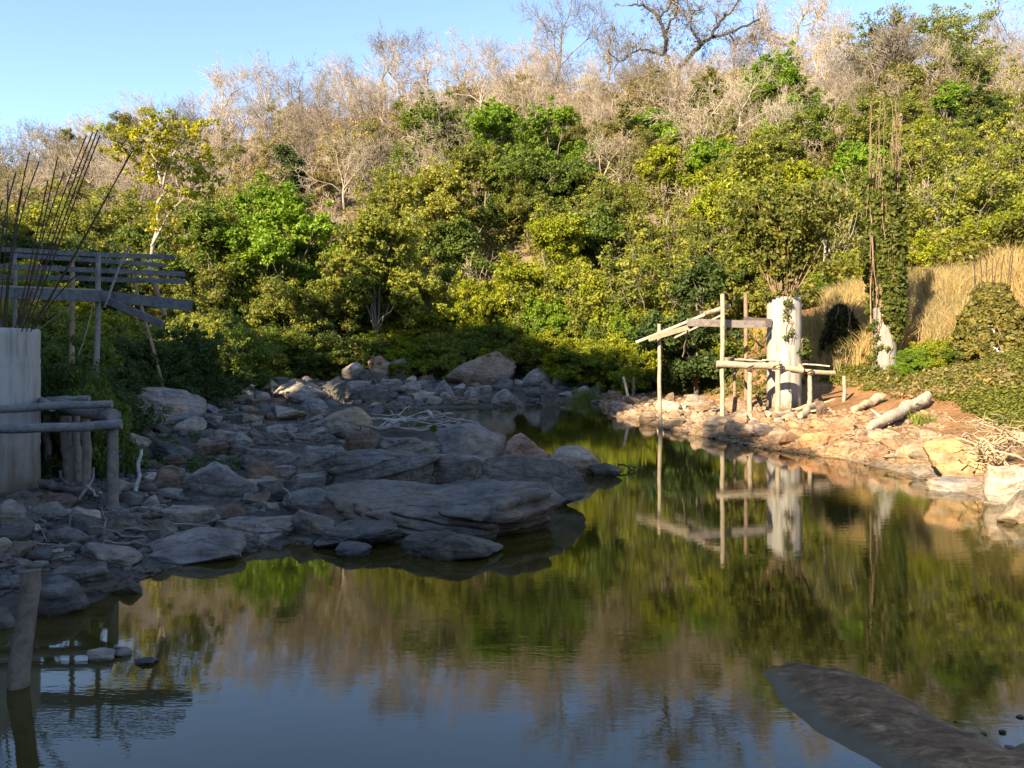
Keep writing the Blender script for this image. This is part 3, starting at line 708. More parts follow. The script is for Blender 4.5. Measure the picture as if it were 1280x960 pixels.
# the sloping boards left of the staging
sb = empty('sloping_board_ramp', at(826, 508, 27.4), 'sloping pale boards on one thin post reaching out left of the staging', 'ramp')
o0 = np.array(sb.location)
pole_part('post', foot(826, 508, 27.4), L(824, 405, 27.4), .075, .06, sb, SUNW)
plank_part('plank', L(795, 428, 27.2), L(906, 383, 27.6), .09, .1, sb, (.42, .37, .3))
plank_part('plank', L(811, 424, 27.0), L(861, 409, 27.3), .17, .04, sb, (.36, .27, .18))
plank_part('plank', L(843, 422, 28.3), L(905, 392, 28.6), .05, .12, sb, (.4, .34, .27))
plank_part('plank', L(859, 403, 27.2), L(956, 405, 28.2), .26, .045, sb, (.24, .2, .18))
plank_part('plank', L(930, 401, 28.3), L(964, 404, 28.6), .3, .05, sb, (.12, .1, .085))
pole_part('beam', L(880, 392, 27.5), L(912, 382, 27.7), .09, .08, sb, (.3, .22, .14))
pole_part('brace', L(860, 412, 27.4), L(853, 446, 28), .025, .02, sb, BRW)
x, D, z = hit(790, 506); stick('stake', (x, D, z - .15), at(779, 471, D), .07, .06, (.46, .42, .36), 'pale leaning stake on the stony bank left of the ramp, longer of two')
x, D, z = hit(792, 499); stick('stake', (x, D, z - .15), at(792, 471, D), .06, .06, (.26, .2, .15), 'short dark upright stake just right of the pale leaning one')

# --- driftwood on the right bank, stump in the near water
def trunk_log(name, p0, p1, r0, r1, c, label, stubs=2):
    p0 = np.array(p0); p1 = np.array(p1); mb = MB(); pts = log_pts(p0, p1, 14, .05) - p0
    rr = np.linspace(r0, r1, 14) * (1 + .05 * RNG.normal(0, 1, 14)); rr[0] *= .6; rr[-1] *= .75; tube(mb, pts, rr, 14, rough=.09)
    o = colour(mb.build(name, TIMBER, None, True), c); o.location = p0
    for k in range(stubs):
        m = MB(); i = random.randint(3, 10); tube(m, log_pts(pts[i], pts[i] + RNG.normal(0, 1, 3) * [.25, .2, .12] + [0, 0, .16], 5, .03), np.linspace(r1 * .4, .02, 5), 6)
        colour(m.build('branch_stub', TIMBER, o, True), c)
    return tag(o, label, 'log')
def gl(px, py, up=.1):
    x, D, z = hit(px, py); return (x, D, z + up)
trunk_log('driftwood_log', gl(1086, 541), gl(1160, 507, .3), .12, .17, (.4, .34, .26), 'long bleached driftwood trunk lying up the sunny bank')
trunk_log('driftwood_log', gl(1066, 518), gl(1105, 503, .2), .1, .13, (.38, .3, .2), 'shorter pale driftwood piece left of the long bleached trunk')
trunk_log('driftwood_log', gl(1000, 524), gl(1022, 510, .15), .13, .12, (.4, .32, .22), 'stubby sunlit log on the rubble below the staging end')
trunk_log('driftwood_log', gl(960, 524), gl(1012, 511, .1), .08, .1, (.42, .35, .26), 'thin grey log lying on the rubble under the white pillar')
trunk_log('fallen_log', gl(50, 612, .12), gl(122, 626, .12), .07, .06, (.12, .115, .11), 'dark grey fallen log on the dirt under the log platform')
D = 6.02; b = at(17, 861, D); t = at(38, 713, D + .1); b[2] = -.35
mb = MB(); pts = log_pts(b, t, 12, .015) - b; tube(mb, pts, np.array([.07, .07, .072, .075, .078, .074, .073, .072, .07, .07, .071, .069]), 14, rough=.035)
o = colour(mb.build('wooden_stump', TIMBER, None, True), (.2, .155, .12)); o.location = b; tag(o, 'dark weathered wooden stump leaning out of the near water at left', 'stump')

# driftwood heap and roots between the grey rocks
def heap(name, spots, n, rad, c, label, cat, zup=.12, L0=(.5, 1.3), parent_part='branch', seed=3, curl=.08):
    rr = np.random.default_rng(seed); x, D, z = hit(*spots[0]); root = empty(name, (x, D, z), label, cat)
    for k in range(n):
        px = spots[0][0] + rr.uniform(-1, 1) * spots[1][0]; py = spots[0][1] + rr.uniform(-1, 1) * spots[1][1]
        q = np.array(hit(px, py)); a = rr.normal(0, .45) + (math.pi if rr.random() < .5 else 0); Ln = rr.uniform(*L0)
        d = np.array([math.cos(a), math.sin(a) * .8, rr.uniform(-.1, .25 + curl)]); p0 = q + [0, 0, rr.uniform(.3, 1) * zup] - d * Ln / 2
        p = log_pts(p0, p0 + d * Ln, 8, .0 + curl * Ln); m = MB(); r0 = rr.uniform(*rad); tube(m, p - np.array(root.location), np.linspace(r0, r0 * .35, 8), 7, rough=.08)
        colour(m.build(parent_part, TIMBER, root, True), np.array(c) * rr.uniform(.7, 1.25))
    return root
heap('driftwood_heap', ((515, 541), (62, 9)), 20, (.03, .075), (.32, .29, .26), 'heap of bleached twisted driftwood on the rocks before the pale cream boulder', 'driftwood', .5, (.8, 2.0), seed=5)
heap('twig_heap', ((120, 668), (110, 30)), 24, (.008, .022), (.2, .18, .16), 'scattered grey twigs and roots on the dirt before the log platform', 'twigs', .1, (.4, 1.1), seed=6)
heap('brushwood_heap', ((1238, 578), (28, 20)), 46, (.01, .024), (.34, .27, .17), 'tangle of dry yellow roots and brushwood beside the big orange tan block', 'brushwood', .75, (.4, 1.2), seed=7, curl=.22)
def twiggy(name, p0, ends, r, c, label):
    p0 = np.array(p0); o = None
    for k, e in enumerate(ends):
        m = MB(); tube(m, log_pts(p0 if k == 0 else p0 + (np.array(ends[0]) - p0) * .45, e, 9, .04) - p0, np.linspace(r, r * .4, 9), 7)
        if o is None: o = colour(m.build(name, TIMBER, None, True), c); o.location = p0; tag(o, label, 'branch')
        else: colour(m.build('side_branch', TIMBER, o, True), c)
x, D, z = hit(475, 533); twiggy('dead_branch', (x, D, z), [at(514, 506, D + .5), at(488, 511, D + .2)], .035, (.4, .34, .25), 'forked pale dead branch sticking up behind the driftwood heap')
x, D, z = hit(367, 640); twiggy('dead_branch', (x, D, z), [at(354, 610, D), at(395, 612, D + .1)], .02, (.36, .33, .3), 'thin pale twig bent over the grey boulders by the rock shelf')
x, D, z = hit(775, 588); twiggy('dead_branch', (x - .05, D, .12), [at(802, 587, D), at(798, 592, D)], .022, (.06, .05, .04), 'thin dark branch reaching over the water from the shore tip')
x, D, z = hit(100, 628); twiggy('dead_branch', (x, D, z), [at(117, 585, D + .1), at(123, 620, D)], .03, (.3, .27, .24), 'forked grey root standing between the platform posts')

# --- mud spit and the near right bank edge
def spit():
    xs = np.linspace(1.2, 6.0, 260); ys = np.linspace(3.3, 7.6, 200); X, Y = np.meshgrid(xs, ys)
    P = np.array([(950, 838), (985, 828), (1050, 838), (1105, 858), (1160, 888), (1190, 910), (1235, 925), (1262, 938), (1296, 915), (1277, 890), (1284, 868), (1330, 850), (1360, 930), (1330, 1010), (1200, 1010), (1085, 950), (1020, 915), (972, 872)], float)
    Dp = 2500 / (P[:, 1] - HZ); W = np.stack([(P[:, 0] - 640) / F * Dp, Dp], -1)
    global POLY; keep = POLY; POLY = W; s = -sdist(X.ravel(), Y.ravel()).reshape(X.shape); POLY = keep
    nz = fbm(np.stack([X, Y, 0 * X], -1).reshape(-1, 3) * [3, 5, 1], 5).reshape(X.shape)
    s2 = s + .025 * nz; n2 = fbm(np.stack([X * .8 + Y * .5, Y * 1.2 - X * .6, 0 * X], -1).reshape(-1, 3) * [5, 11, 1] + 3, 4).reshape(X.shape)
    Z = np.where(s2 > 0, .105 * (1 - np.exp(-np.maximum(s2, 0) * 5)) + (.012 * nz + .012 * n2) * np.clip(s2 * 8, 0, 1), s2 * .5) + .002
    mb = MB(); a = X.shape[1]; ii = (np.arange(X.shape[0] - 1)[:, None] * a + np.arange(a - 1)[None]).ravel()
    ok = (s2.ravel()[ii] > -.45); ii = ii[ok]
    mb.add(np.stack([X, Y, Z], -1), np.stack([ii, ii + 1, ii + a + 1, ii + a], -1)); me = mb.mesh('mud_spit', True)
    at2 = me.attributes.new('silt', 'FLOAT', 'POINT')
    lean = smooth(.26, .02, s2) * smooth(-.1, .3, (2.75 - X) + (5.6 - Y) * .9)
    at2.data.foreach_set('value', lean.astype(np.float32).ravel())
    tag(link('mud_spit', me, MUD), kind='structure')
spit()
for k, (px, py, s) in enumerate([(1050, 925, 14), (1015, 876, 10), (1230, 921, 8), (1253, 918, 9), (1195, 905, 6), (1115, 924, 16), (1130, 921, 11), (1190, 955, 9), (1262, 940, 12), (1275, 900, 10), (1080, 880, 7)]):
    rock(px - s / 2, py - s * .7, px + s / 2, py, 'round', (.12, .09, .065) if s < 11 else (.22, .17, .13), None, cat='pebble', k=k % 7, sub=4, name='pebble', look='small dark pebble' if s < 11 else 'small brown pebble', kinds='mud', deep=.15)
landmark(950, 850, 'the tip of the mud spit', 'mud'); landmark(1275, 880, 'the puddle by the right edge', 'mud'); landmark(1115, 924, 'the middle of the mud spit', 'mud')
# ------------------------------------------------------------------ plants
def skeleton(rng, Hh, r0, levels, kids, ang, wob, up, ratio, first=.3, lean=(0, 0), trunk=.55, fork=False):
    segs, tips = [], []
    def grow(p, d, Ln, r, lv):
        n = (7, 5, 4, 3, 3)[min(lv, 4)]; pts = [p]; rad = [r]; dd = d
        for i in range(n):
            dd = nrm(dd + rng.normal(0, wob * (.6 if lv == 0 else 1), 3) + np.array([0, 0, up * (lv > 0)]))
            p = p + dd * Ln / n; pts.append(p); rad.append(r * (1 - (.5 if lv < levels else .65) * (i + 1) / n))
        pts = np.array(pts); segs.append((pts, np.array(rad), lv))
        if lv >= levels: tips.append(pts[-1]); tips.append(pts[1]); return
        az = rng.uniform(0, 6.28)
        for k in range(kids[lv]):
            t = 1.0 if k == 0 else rng.uniform(first if lv == 0 else .25, 1); i = min(int(t * n), n - 1); fr = t * n - i
            q = pts[i] * (1 - fr) + pts[i + 1] * fr; rr = (rad[i] * (1 - fr) + rad[i + 1] * fr) * (.8 if k == 0 else .6); tg = nrm(pts[i + 1] - pts[i])
            az += 2.4 + rng.normal(0, .5); s = nrm(np.cross(tg, [math.cos(az), math.sin(az), .3])); a = math.radians(rng.normal(ang, 9)) * (.4 if k == 0 else 1)
            grow(q, nrm(tg * math.cos(a) + s * math.sin(a)), Ln * ratio * rng.uniform(.7, 1.15) * (1.25 - .35 * t if lv == 0 else 1), rr, lv + 1)
    grow(np.zeros(3), nrm(np.array([lean[0], lean[1], 1.])), Hh * trunk, r0, 0)
    return segs, np.array(tips)

def seg_mesh(segs, lo, hi, mn=.0):
    mb = MB()
    for pts, rad, lv in segs:
        if lo <= lv <= hi: tube(mb, pts, np.maximum(rad, mn), (9, 6, 4, 3, 3)[min(lv, 4)], cap=lv < 2)
    return mb

def leaves(rng, centres, radii, per, size, flat=.35, tint=None, elong=1.7, droop=0.):
    centres = np.asarray(centres); nC = len(centres); radii = np.broadcast_to(np.asarray(radii, float), (nC,))
    c = np.repeat(centres, per, 0); R = np.repeat(radii, per)[:, None]; n = len(c)
    off = nrm(rng.normal(0, 1, (n, 3))) * (rng.random((n, 1)) ** .45) * R * [1, 1, .72]
    p = c + off
    out = nrm(off + np.array([0, 0, .25]) * R); nn = nrm(out * .75 + rng.normal(0, .55, (n, 3)) + np.array([0, 0, flat]))
    a = nrm(np.cross(nn, rng.normal(0, 1, (n, 3)))); a = nrm(a + np.array([0, 0, -droop])); b = nrm(np.cross(nn, a))
    s = size * rng.uniform(.6, 1.35, (n, 1)); l, w = s * elong / 2, s / 2
    bend = nn * s * .18
    v = np.stack([p - a * l, p + b * w - bend * .3 + a * l * .1, p + a * l - bend, p - b * w - bend * .3 + a * l * .1], 1).reshape(-1, 3)
    f = np.arange(n * 4).reshape(-1, 4)
    ct = rng.random(nC) if tint is None else tint
    t = np.clip(np.repeat(ct, per) * .7 + rng.normal(.15, .2, n), 0, .96); t = np.where(rng.random(n) < .008, 1., t)
    return v, f, t

def lobed_crown(rng, h, r, nl, nc, per, size, base=.12, crad=.42, ragged=1.):
    """clumps of leaves over the skins of several overlapping lobes, with gaps between them"""
    lob = []
    for k in range(nl):
        a = k * 2.4 + rng.normal(0, .5); q = rng.uniform(.15, .95); z = h * (base + .12 + (1 - base - .25) * rng.random()); w = 1 - .55 * max(0, (z / h - .55)) / .45
        lob.append((np.array([math.cos(a) * r * q * w, math.sin(a) * r * q * w, z]), r * rng.uniform(.22, .5)))
    lob.append((np.array([rng.normal(0, .15) * r, rng.normal(0, .15) * r, h - r * .42]), r * .42))
    C = []; T = []; lt = rng.random(len(lob))
    for k in range(nc):
        i = rng.integers(len(lob)); c, R = lob[i]; d = nrm(rng.normal(0, 1, 3)); d[2] = abs(d[2]) if rng.random() < .6 else d[2]
        p = c + d * R * (rng.uniform(.45, 1.12) if rng.random() < .86 else rng.uniform(1.1, 1.75)) * [1, 1, .95]
        if p[2] < h * base * .6: p[2] = h * base * .6 + rng.random() * .3
        C.append(p); T.append(np.clip(.65 * lt[i] + .5 * rng.random() - .1, 0, 1))
    C = np.array(C); rad = crad * rng.choice([.45, .7, 1.0, 1.35], nc)
    return leaves(rng, C, rad, per, size, tint=np.array(T)), lob

KIND = {}
def tree_kind(key, make, n):
    KIND[key] = [make(np.random.default_rng(hash_(key) + 77 * i)) for i in range(n)]
def hash_(s): return sum(ord(c) * (i + 3) for i, c in enumerate(s))

def mk_bare(rng, tall=12., thick=.17, dens=(6, 5, 5, 6), ang=50, wob=.17, tw=.0145, lean=.12):
    segs, tips = skeleton(rng, tall, thick, 4, dens, ang, wob, .07, .62, .35, rng.normal(0, lean, 2), .5)
    a = seg_mesh(segs, 0, 1, .035).mesh('trunk', True); b = seg_mesh(segs, 2, 4, tw).mesh('twigs', True)
    a.materials.append(BARK); b.materials.append(BARK); zmax = max(s[0][:, 2].max() for s in segs); return dict(trunk=a, twigs=b, h=zmax, w=tall * .75)
def mk_open(rng, tall=8., thick=.12, per=52, size=.135, crad=.5, ang=46, keep=1.):
    segs, tips = skeleton(rng, tall, thick, 3, (6, 5, 4), ang, .14, .06, .62, .4, rng.normal(0, .08, 2), .55)
    tips = tips[rng.random(len(tips)) < keep]
    v, f, t = leaves(rng, tips + rng.normal(0, .15, tips.shape), crad, per, size); mb = MB(); mb.add(v, f, t); m = mb.mesh('foliage'); m.materials.append(LEAF)
    a = seg_mesh(segs, 0, 3, .014).mesh('trunk', True); a.materials.append(BARK); return dict(trunk=a, crown=m, h=tips[:, 2].max() + crad, w=2 * np.abs(tips[:, :2]).max())
def mk_dense(rng, h=6., r=2.7, nl=10, nc=260, per=70, size=.13, base=.1, crad=.5):
    (v, f, t), lob = lobed_crown(rng, h, r, nl, nc, per, size, base, crad); mb = MB(); mb.add(v, f, t); m = mb.mesh('foliage'); m.materials.append(LEAF)
    tb = MB(); fork = np.array([rng.normal(0, .15), rng.normal(0, .15), h * .22]); tube(tb, log_pts((0, 0, -.3), fork, 6, .08), np.linspace(.16, .12, 6), 8)
    for c, R in lob:
        n = 7; p = log_pts(fork, c + [0, 0, R * .4], n, .25); p[:, 2] += .25 * np.sin(np.linspace(0, math.pi, n)); tube(tb, p, np.linspace(.085, .02, n), 5, cap=False)
        for k in range(6):
            e = c + nrm(rng.normal(0, 1, 3) + [0, 0, .4]) * R * 1.0; tube(tb, log_pts(p[4], e, 5, .12), np.linspace(.028, .009, 5), 3, cap=False)
    a = tb.mesh('trunk', True); a.materials.append(BARK); return dict(trunk=a, crown=m, h=h, w=2 * r)
def mk_scrub(rng, h=5., r=2.2):
    """half leafless thicket: many thin stems with sparse leaves"""
    tb = MB(); C = []
    for k in range(16):
        a = rng.uniform(0, 6.28); q = rng.uniform(0, .5); e = np.array([math.cos(a) * r * (q + .4), math.sin(a) * r * (q + .4), h * rng.uniform(.6, 1)])
        p = log_pts((math.cos(a) * r * q * .6, math.sin(a) * r * q * .6, -.2), e, 8, .3); tube(tb, p, np.linspace(.035, .01, 8), 4, cap=False)
        for j in range(22):
            i = rng.integers(2, 8); d = nrm(rng.normal(0, 1, 3) + [0, 0, .6]) * rng.uniform(.4, 1.1); tube(tb, log_pts(p[i], p[i] + d, 4, .1), np.linspace(.012, .007, 4), 3, cap=False)
            if rng.random() < .8: C.append(p[i] + d)
    C = np.array(C); v, f, t = leaves(rng, C, .34, 40, .1); mb = MB(); mb.add(v, f, t); m = mb.mesh('foliage'); m.materials.append(LEAF)
    a = tb.mesh('trunk', True); a.materials.append(BARK); return dict(trunk=a, crown=m, h=h, w=2 * r)

tree_kind('bare', lambda r: mk_bare(r), 7)
tree_kind('brush', lambda r: mk_bare(r, 6.5, .07, (6, 5, 4, 4), 36, .2, .012), 4)
tree_kind('open', lambda r: mk_open(r), 5)
tree_kind('dense', lambda r: mk_dense(r), 8)
tree_kind('lush', lambda r: mk_dense(r, 6.5, 2.6, 12, 330, 70, .135, .14, .48), 5)
tree_kind('low', lambda r: mk_dense(r, 4.2, 3.0, 13, 330, 80, .105, .0, .42), 6)
tree_kind('scrub', lambda r: mk_scrub(r), 6)
PARTN = dict(trunk='trunk', twigs='twigs', crown='crown')
KC = {}
def plant(kind, x, y, h, w, cl, bark, label=None, cat='tree', group=None, name='tree', look=None, zoff=-.15, px=None, py=None, var=None):
    i = KC.get(kind, 0) if var is None else var; KC[kind] = i + 1; K = KIND[kind][i % len(KIND[kind])]
    root = empty(name, (x, y, Hs(x, y) + zoff)); s = h / K['h']; sw = (w / K['w']) if w else s
    root.scale = (sw, sw, s); root.rotation_euler = (0, 0, random.uniform(0, 6.28))
    for key in ('trunk', 'twigs', 'crown'):
        if key in K:
            o = bpy.data.objects.new(PARTN[key] if cat != 'bush' else {'trunk': 'stems', 'crown': 'foliage', 'twigs': 'twigs'}[key], K[key]); COL.objects.link(o); o.parent = root
            c = np.array(cl if key == 'crown' else bark) * random.uniform(.88, 1.12); o.color = (*c, 1)
    tag(root, label, cat, group)
    q = pix((x, y, root.location.z + h * .6))
    if look: later(root, q[0] if px is None else px, q[1] if py is None else py, look, 'tree')
    return root
def hero(kind, h, w, seed, wide=False):
    rng = np.random.default_rng(seed); r = w / 2
    if kind == 'bare': K = mk_bare(rng, h * .72, .3, (9, 6, 5, 6), 34)
    elif kind == 'open': K = mk_open(rng, h * .78, .1 + h * .006, 40, .13, .5, keep=.35 if wide else 1.)
    else:
        base = max(0., 1 - 2.9 * r / h) if kind != 'low' else 0.
        area = r * (h * (1 - base)) ; nc = int(np.clip(24 * area, 140, 620)); per = 60
        K = mk_dense(rng, h, r, 10 if kind == 'dense' else 13, nc, per, .13, base, .46)
    key = f'hero{seed}'; KIND[key] = [K]; return key
def treepix(kind, px, ytop, D, wpx, cl, bark, label, lm=None, cat='tree', name='tree', group=None, ybase=None, **kw):
    """a tree whose top shows at row ytop, standing on the terrain D metres away"""
    x = (px - 640) / F * D; zt = CAMZ - (ytop - HZ) / F * D; h = zt - Hs(x, D)
    kind = hero(kind, max(h, 1.), wpx / F * D, 500 + len(KIND), px == 1028)
    o = plant(kind, x, D, max(h, 1.), wpx / F * D, cl, bark, label, cat, group, name, **kw)
    if lm: landmark(px, ytop + 30, lm, 'tree')
    return o

YG = (.235, .25, .018); BG = (.14, .215, .018); MG = (.105, .14, .024); DG = (.052, .078, .02); OL = (.19, .2, .034); YO = (.235, .225, .045); BRN = (.2, .145, .06)
PB = (.36, .29, .215); GB = (.19, .155, .12); DB = (.05, .042, .038); WB = (.4, .34, .26)

# --- trees one would point at
def gnarled():
    rng = np.random.default_rng(41); D = 101.; px = 846; x = (px - 640) / F * D; z = Hs(x, D); root = empty('gnarled_tree', (x, D, z), 'dark gnarled spreading tree rising highest on the skyline, right of centre', 'tree')
    sc = D / F
    def P(a, b, dz=0): return np.array([(a - px) * sc, dz, CAMZ - (b - HZ) * sc - z])
    limbs = [([(847, 140), (845, 112), (842, 96), (846, 88)], .8, .6), ([(846, 90), (858, 74), (876, 55), (890, 44), (912, 44), (940, 38)], .45, .13), ([(842, 92), (835, 70), (830, 45), (822, 25), (800, 8), (790, -6)], .4, .1),
             ([(838, 72), (815, 62), (796, 66), (775, 72), (758, 70)], .22, .06), ([(836, 90), (815, 90), (795, 92), (770, 97)], .2, .06), ([(890, 44), (902, 25), (918, 10), (926, -8)], .25, .08), ([(830, 45), (842, 20), (850, -5)], .25, .08),
             ([(876, 55), (862, 40), (866, 15), (880, 2)], .2, .06), ([(912, 44), (925, 52), (945, 52)], .14, .05), ([(822, 25), (838, 8), (836, -10)], .2, .06)]
    tb = MB(); tw = MB(); tips = []
    for pts, r0, r1 in limbs:
        q = [P(a, b, i * rng.normal(0, .5)) for i, (a, b) in enumerate(pts)]; q[0][1] = 0
        t = np.linspace(0, len(q) - 1, len(q) * 4); i = np.minimum(t.astype(int), len(q) - 2); qq = np.array(q); v = qq[i] * (1 - (t - i))[:, None] + qq[i + 1] * (t - i)[:, None]; v[1:-1] += rng.normal(0, .1, v[1:-1].shape)
        tube(tb, v, np.linspace(r0, r1, len(v)) * .85, 8)
        if r0 < .5:
            for k in range(26):
                j = rng.integers(3, len(v)); d = nrm(rng.normal(0, 1, 3) + [0, 0, .7]) * rng.uniform(1.2, 3.2); e = log_pts(v[j], v[j] + d, 5, .3); tube(tw, e, np.linspace(.06, .02, 5), 4, cap=False)
                for m in range(9):
                    d2 = nrm(rng.normal(0, 1, 3) + d * .4) * rng.uniform(.6, 1.5); b = e[rng.integers(1, 5)]; tube(tw, log_pts(b, b + d2, 4, .15), np.linspace(.025, .014, 4), 3, cap=False); tips.append(b + d2)
    tips = np.array(tips); v, f, t = leaves(rng, tips[rng.random(len(tips)) < .07], .45, 12, .16); mb = MB(); mb.add(v, f, t)
    colour(tb.build('trunk', BARK, root, True), DB); colour(tw.build('twigs', BARK, root, True), (.2, .16, .125)); colour(mb.build('crown', LEAF, root), (.16, .14, .07))
    landmark(846, 60, 'the dark gnarled tree', 'tree')
gnarled()

def pale_giant():
    rng = np.random.default_rng(5); D = 104.; px = 1000; x = (px - 640) / F * D; z = Hs(x, D); root = empty('bare_tree', (x, D, z), 'bare pale tree with thick bent limbs behind the bright green round tree', 'tree'); sc = D / F
    def P(a, b, dz=0): return np.array([(a - px) * sc, dz, CAMZ - (b - HZ) * sc - z])
    limbs = [([(1000, 140), (1001, 100), (1000, 70), (992, 55), (982, 48)], .42, .2), ([(1000, 85), (1012, 75), (1025, 65), (1048, 50)], .22, .06), ([(992, 55), (998, 30), (1010, 10), (1014, -10)], .22, .06), ([(982, 48), (965, 44), (958, 36), (950, 18), (960, -8)], .18, .06), ([(978, 76), (968, 58), (952, 40), (945, 22)], .26, .06), ([(1004, 32), (1020, 28), (1030, 12)], .12, .05)]
    tb = MB(); tw = MB()
    for pts, r0, r1 in limbs:
        q = np.array([P(a, b, i * rng.normal(0, .4)) for i, (a, b) in enumerate(pts)]); t = np.linspace(0, len(q) - 1, len(q) * 4); i = np.minimum(t.astype(int), len(q) - 2); v = q[i] * (1 - (t - i))[:, None] + q[i + 1] * (t - i)[:, None]
        tube(tb, v, np.linspace(r0, r1, len(v)), 8)
        for k in range(24):
            j = rng.integers(5, len(v)); d = nrm(rng.normal(0, 1, 3) + [0, 0, .8]) * rng.uniform(1.2, 3.); e = log_pts(v[j], v[j] + d, 5, .3); tube(tw, e, np.linspace(.05, .02, 5), 4, cap=False)
            for m in range(9): b = e[rng.integers(1, 5)]; d2 = nrm(rng.normal(0, 1, 3) + d * .4) * rng.uniform(.6, 1.6); tube(tw, log_pts(b, b + d2, 4, .15), np.linspace(.025, .014, 4), 3, cap=False)
    colour(tb.build('trunk', BARK, root, True), (.32, .25, .18)); colour(tw.build('twigs', BARK, root, True), (.4, .32, .23)); landmark(1000, 45, 'the bent bare tree', 'tree')
pale_giant()

def yellow_tree():
    rng = np.random.default_rng(19); D = 40.; px = 190; x = (px - 640) / F * D; z = Hs(x, D); root = empty('yellow_tree', (x, D, z), 'slender tree with yellow leaves and a forked white trunk above the boards', 'tree'); sc = D / F
    def P(a, b, dz=0): return np.array([(a - px) * sc, dz, CAMZ - (b - HZ) * sc - z])
    limbs = [([(186, 345), (188, 310), (196, 280), (201, 255), (203, 235)], .1, .075), ([(189, 308), (200, 285), (214, 268), (226, 245)], .06, .03), ([(203, 236), (198, 205), (195, 175), (188, 150)], .08, .02), ([(203, 236), (212, 205), (222, 180), (232, 165)], .07, .02), ([(201, 225), (185, 200), (168, 185), (148, 178)], .05, .015),
             ([(205, 215), (225, 210), (248, 205), (265, 208)], .05, .015), ([(198, 205), (180, 178), (160, 172), (140, 180)], .04, .012), ([(197, 190), (210, 165), (215, 148)], .04, .012), ([(206, 222), (192, 215), (170, 212)], .04, .012), ([(212, 205), (238, 190), (245, 160)], .04, .012), ([(226, 245), (240, 232), (255, 230)], .03, .012)]
    tb = MB(); tips = []
    for pts, r0, r1 in limbs:
        q = np.array([P(a, b, i * rng.normal(0, .22)) for i, (a, b) in enumerate(pts)]); t = np.linspace(0, len(q) - 1, len(q) * 4); i = np.minimum(t.astype(int), len(q) - 2); v = q[i] * (1 - (t - i))[:, None] + q[i + 1] * (t - i)[:, None]
        tube(tb, v, np.linspace(r0, r1, len(v)), 7)
        if r0 < .1:
            for k in range(22):
                j = rng.integers(4, len(v)); d = nrm(rng.normal(0, 1, 3) + [0, 0, .3]) * rng.uniform(.3, 1.); tube(tb, log_pts(v[j], v[j] + d, 4, .08), np.linspace(.014, .007, 4), 3, cap=False); tips.append(v[j] + d)
    v, f, t = leaves(rng, np.array(tips), .3, 24, .11, droop=.3); mb = MB(); mb.add(v, f, t)
    colour(tb.build('trunk', BARK, root, True), WB); colour(mb.build('crown', LEAF, root), (.27, .26, .012)); landmark(200, 200, 'the yellow-leaved tree', 'tree')
yellow_tree()

T = treepix
T('lush', 545, 130, 80, 105, MG, GB, 'rounded olive green tree left of the tall bright green pair on the slope', 'the rounded olive tree', group='trees on the hillside')
T('lush', 622, 126, 76, 96, BG, GB, 'tall bright green leafy tree, left one of the pair in mid slope', None, group='trees on the hillside')
T('lush', 690, 130, 74, 98, BG, GB, 'tall bright green leafy tree, right one of the pair in mid slope', 'the bright green pair of trees', group='trees on the hillside')
T('lush', 655, 180, 68, 130, MG, GB, 'broad darker green tree standing right in front of the bright pair', None, group='trees on the hillside')
T('lush', 880, 106, 84, 72, DG, GB, 'dark green upright tree just under the gnarled dark tree', 'the dark green upright tree', group='trees on the hillside')
T('lush', 822, 138, 80, 80, BG, GB, 'leafy green tree left of the dark green upright tree', None, group='trees on the hillside')
T('lush', 975, 80, 82, 105, BG, GB, 'bright green round tree high on the slope near the bare bent one', 'the bright green round tree', group='trees on the hillside')
T('dense', 1010, 130, 76, 90, MG, GB, 'dull green tree at the right shoulder of the bright round tree', None, group='trees on the hillside')
T('bare', 1076, 8, 84, 130, GB, GB, 'tall straight bare tree with a dense grey crown, right of the bright green round tree', 'the tall straight bare tree', group='bare trees on the hillside')
T('open', 1165, 2, 92, 190, (.16, .175, .06), GB, 'tall grey-green leafy tree breaking the skyline near the right end', 'the grey-green skyline tree', group='trees on the hillside')
T('open', 1108, 14, 91, 120, (.16, .17, .06), GB, 'thin leafy tree on the skyline left of the tall grey-green one', None, group='trees on the hillside')
T('open', 1222, 48, 87, 120, (.17, .18, .06), GB, 'thin leafy tree right of the tall grey-green skyline tree', None, group='trees on the hillside')
T('open', 1130, 70, 84, 120, (.17, .165, .05), GB, 'thin-leaved tree just left of the grey-green skyline tree', None, group='trees on the hillside')
T('dense', 1222, 108, 66, 95, DG, GB, 'dark shadowy green tree hung with creepers below the skyline tree', 'the dark creeper-hung tree', group='trees on the hillside')
T('lush', 1190, 98, 68, 46, BG, GB, 'narrow bright green climber tree at the left side of the dark shadowy one', None, group='trees on the hillside')
T('open', 1028, 196, 43, 110, (.16, .15, .05), WB, 'small pale forked tree with sparse leaves above the white pillar', 'the pale forked tree', group='trees on the hillside')
T('dense', 950, 178, 47, 150, OL, GB, 'wide olive bush tree with thin leaves behind the white pillar', None, group='trees on the hillside')
T('dense', 350, 222, 54, 135, BG, GB, 'big rounded bright green tree low on the left slope', 'the big rounded green tree', group='trees on the hillside')
T('dense', 262, 258, 52, 100, MG, GB, 'dark-sided green tree right of the yellow-leaved tree', None, group='trees on the hillside')
T('open', 362, 176, 74, 62, DG, GB, 'dark spiky palm-like tree above the big rounded green tree', None, group='trees on the hillside')
T('dense', 470, 262, 52, 110, OL, GB, 'olive brown tree with dappled leaves left of mid slope', 'the dappled olive tree', group='trees on the hillside')
T('dense', 545, 205, 62, 110, YO, GB, 'yellowish thin-leaved tree below the rounded olive green one', None, group='trees on the hillside')
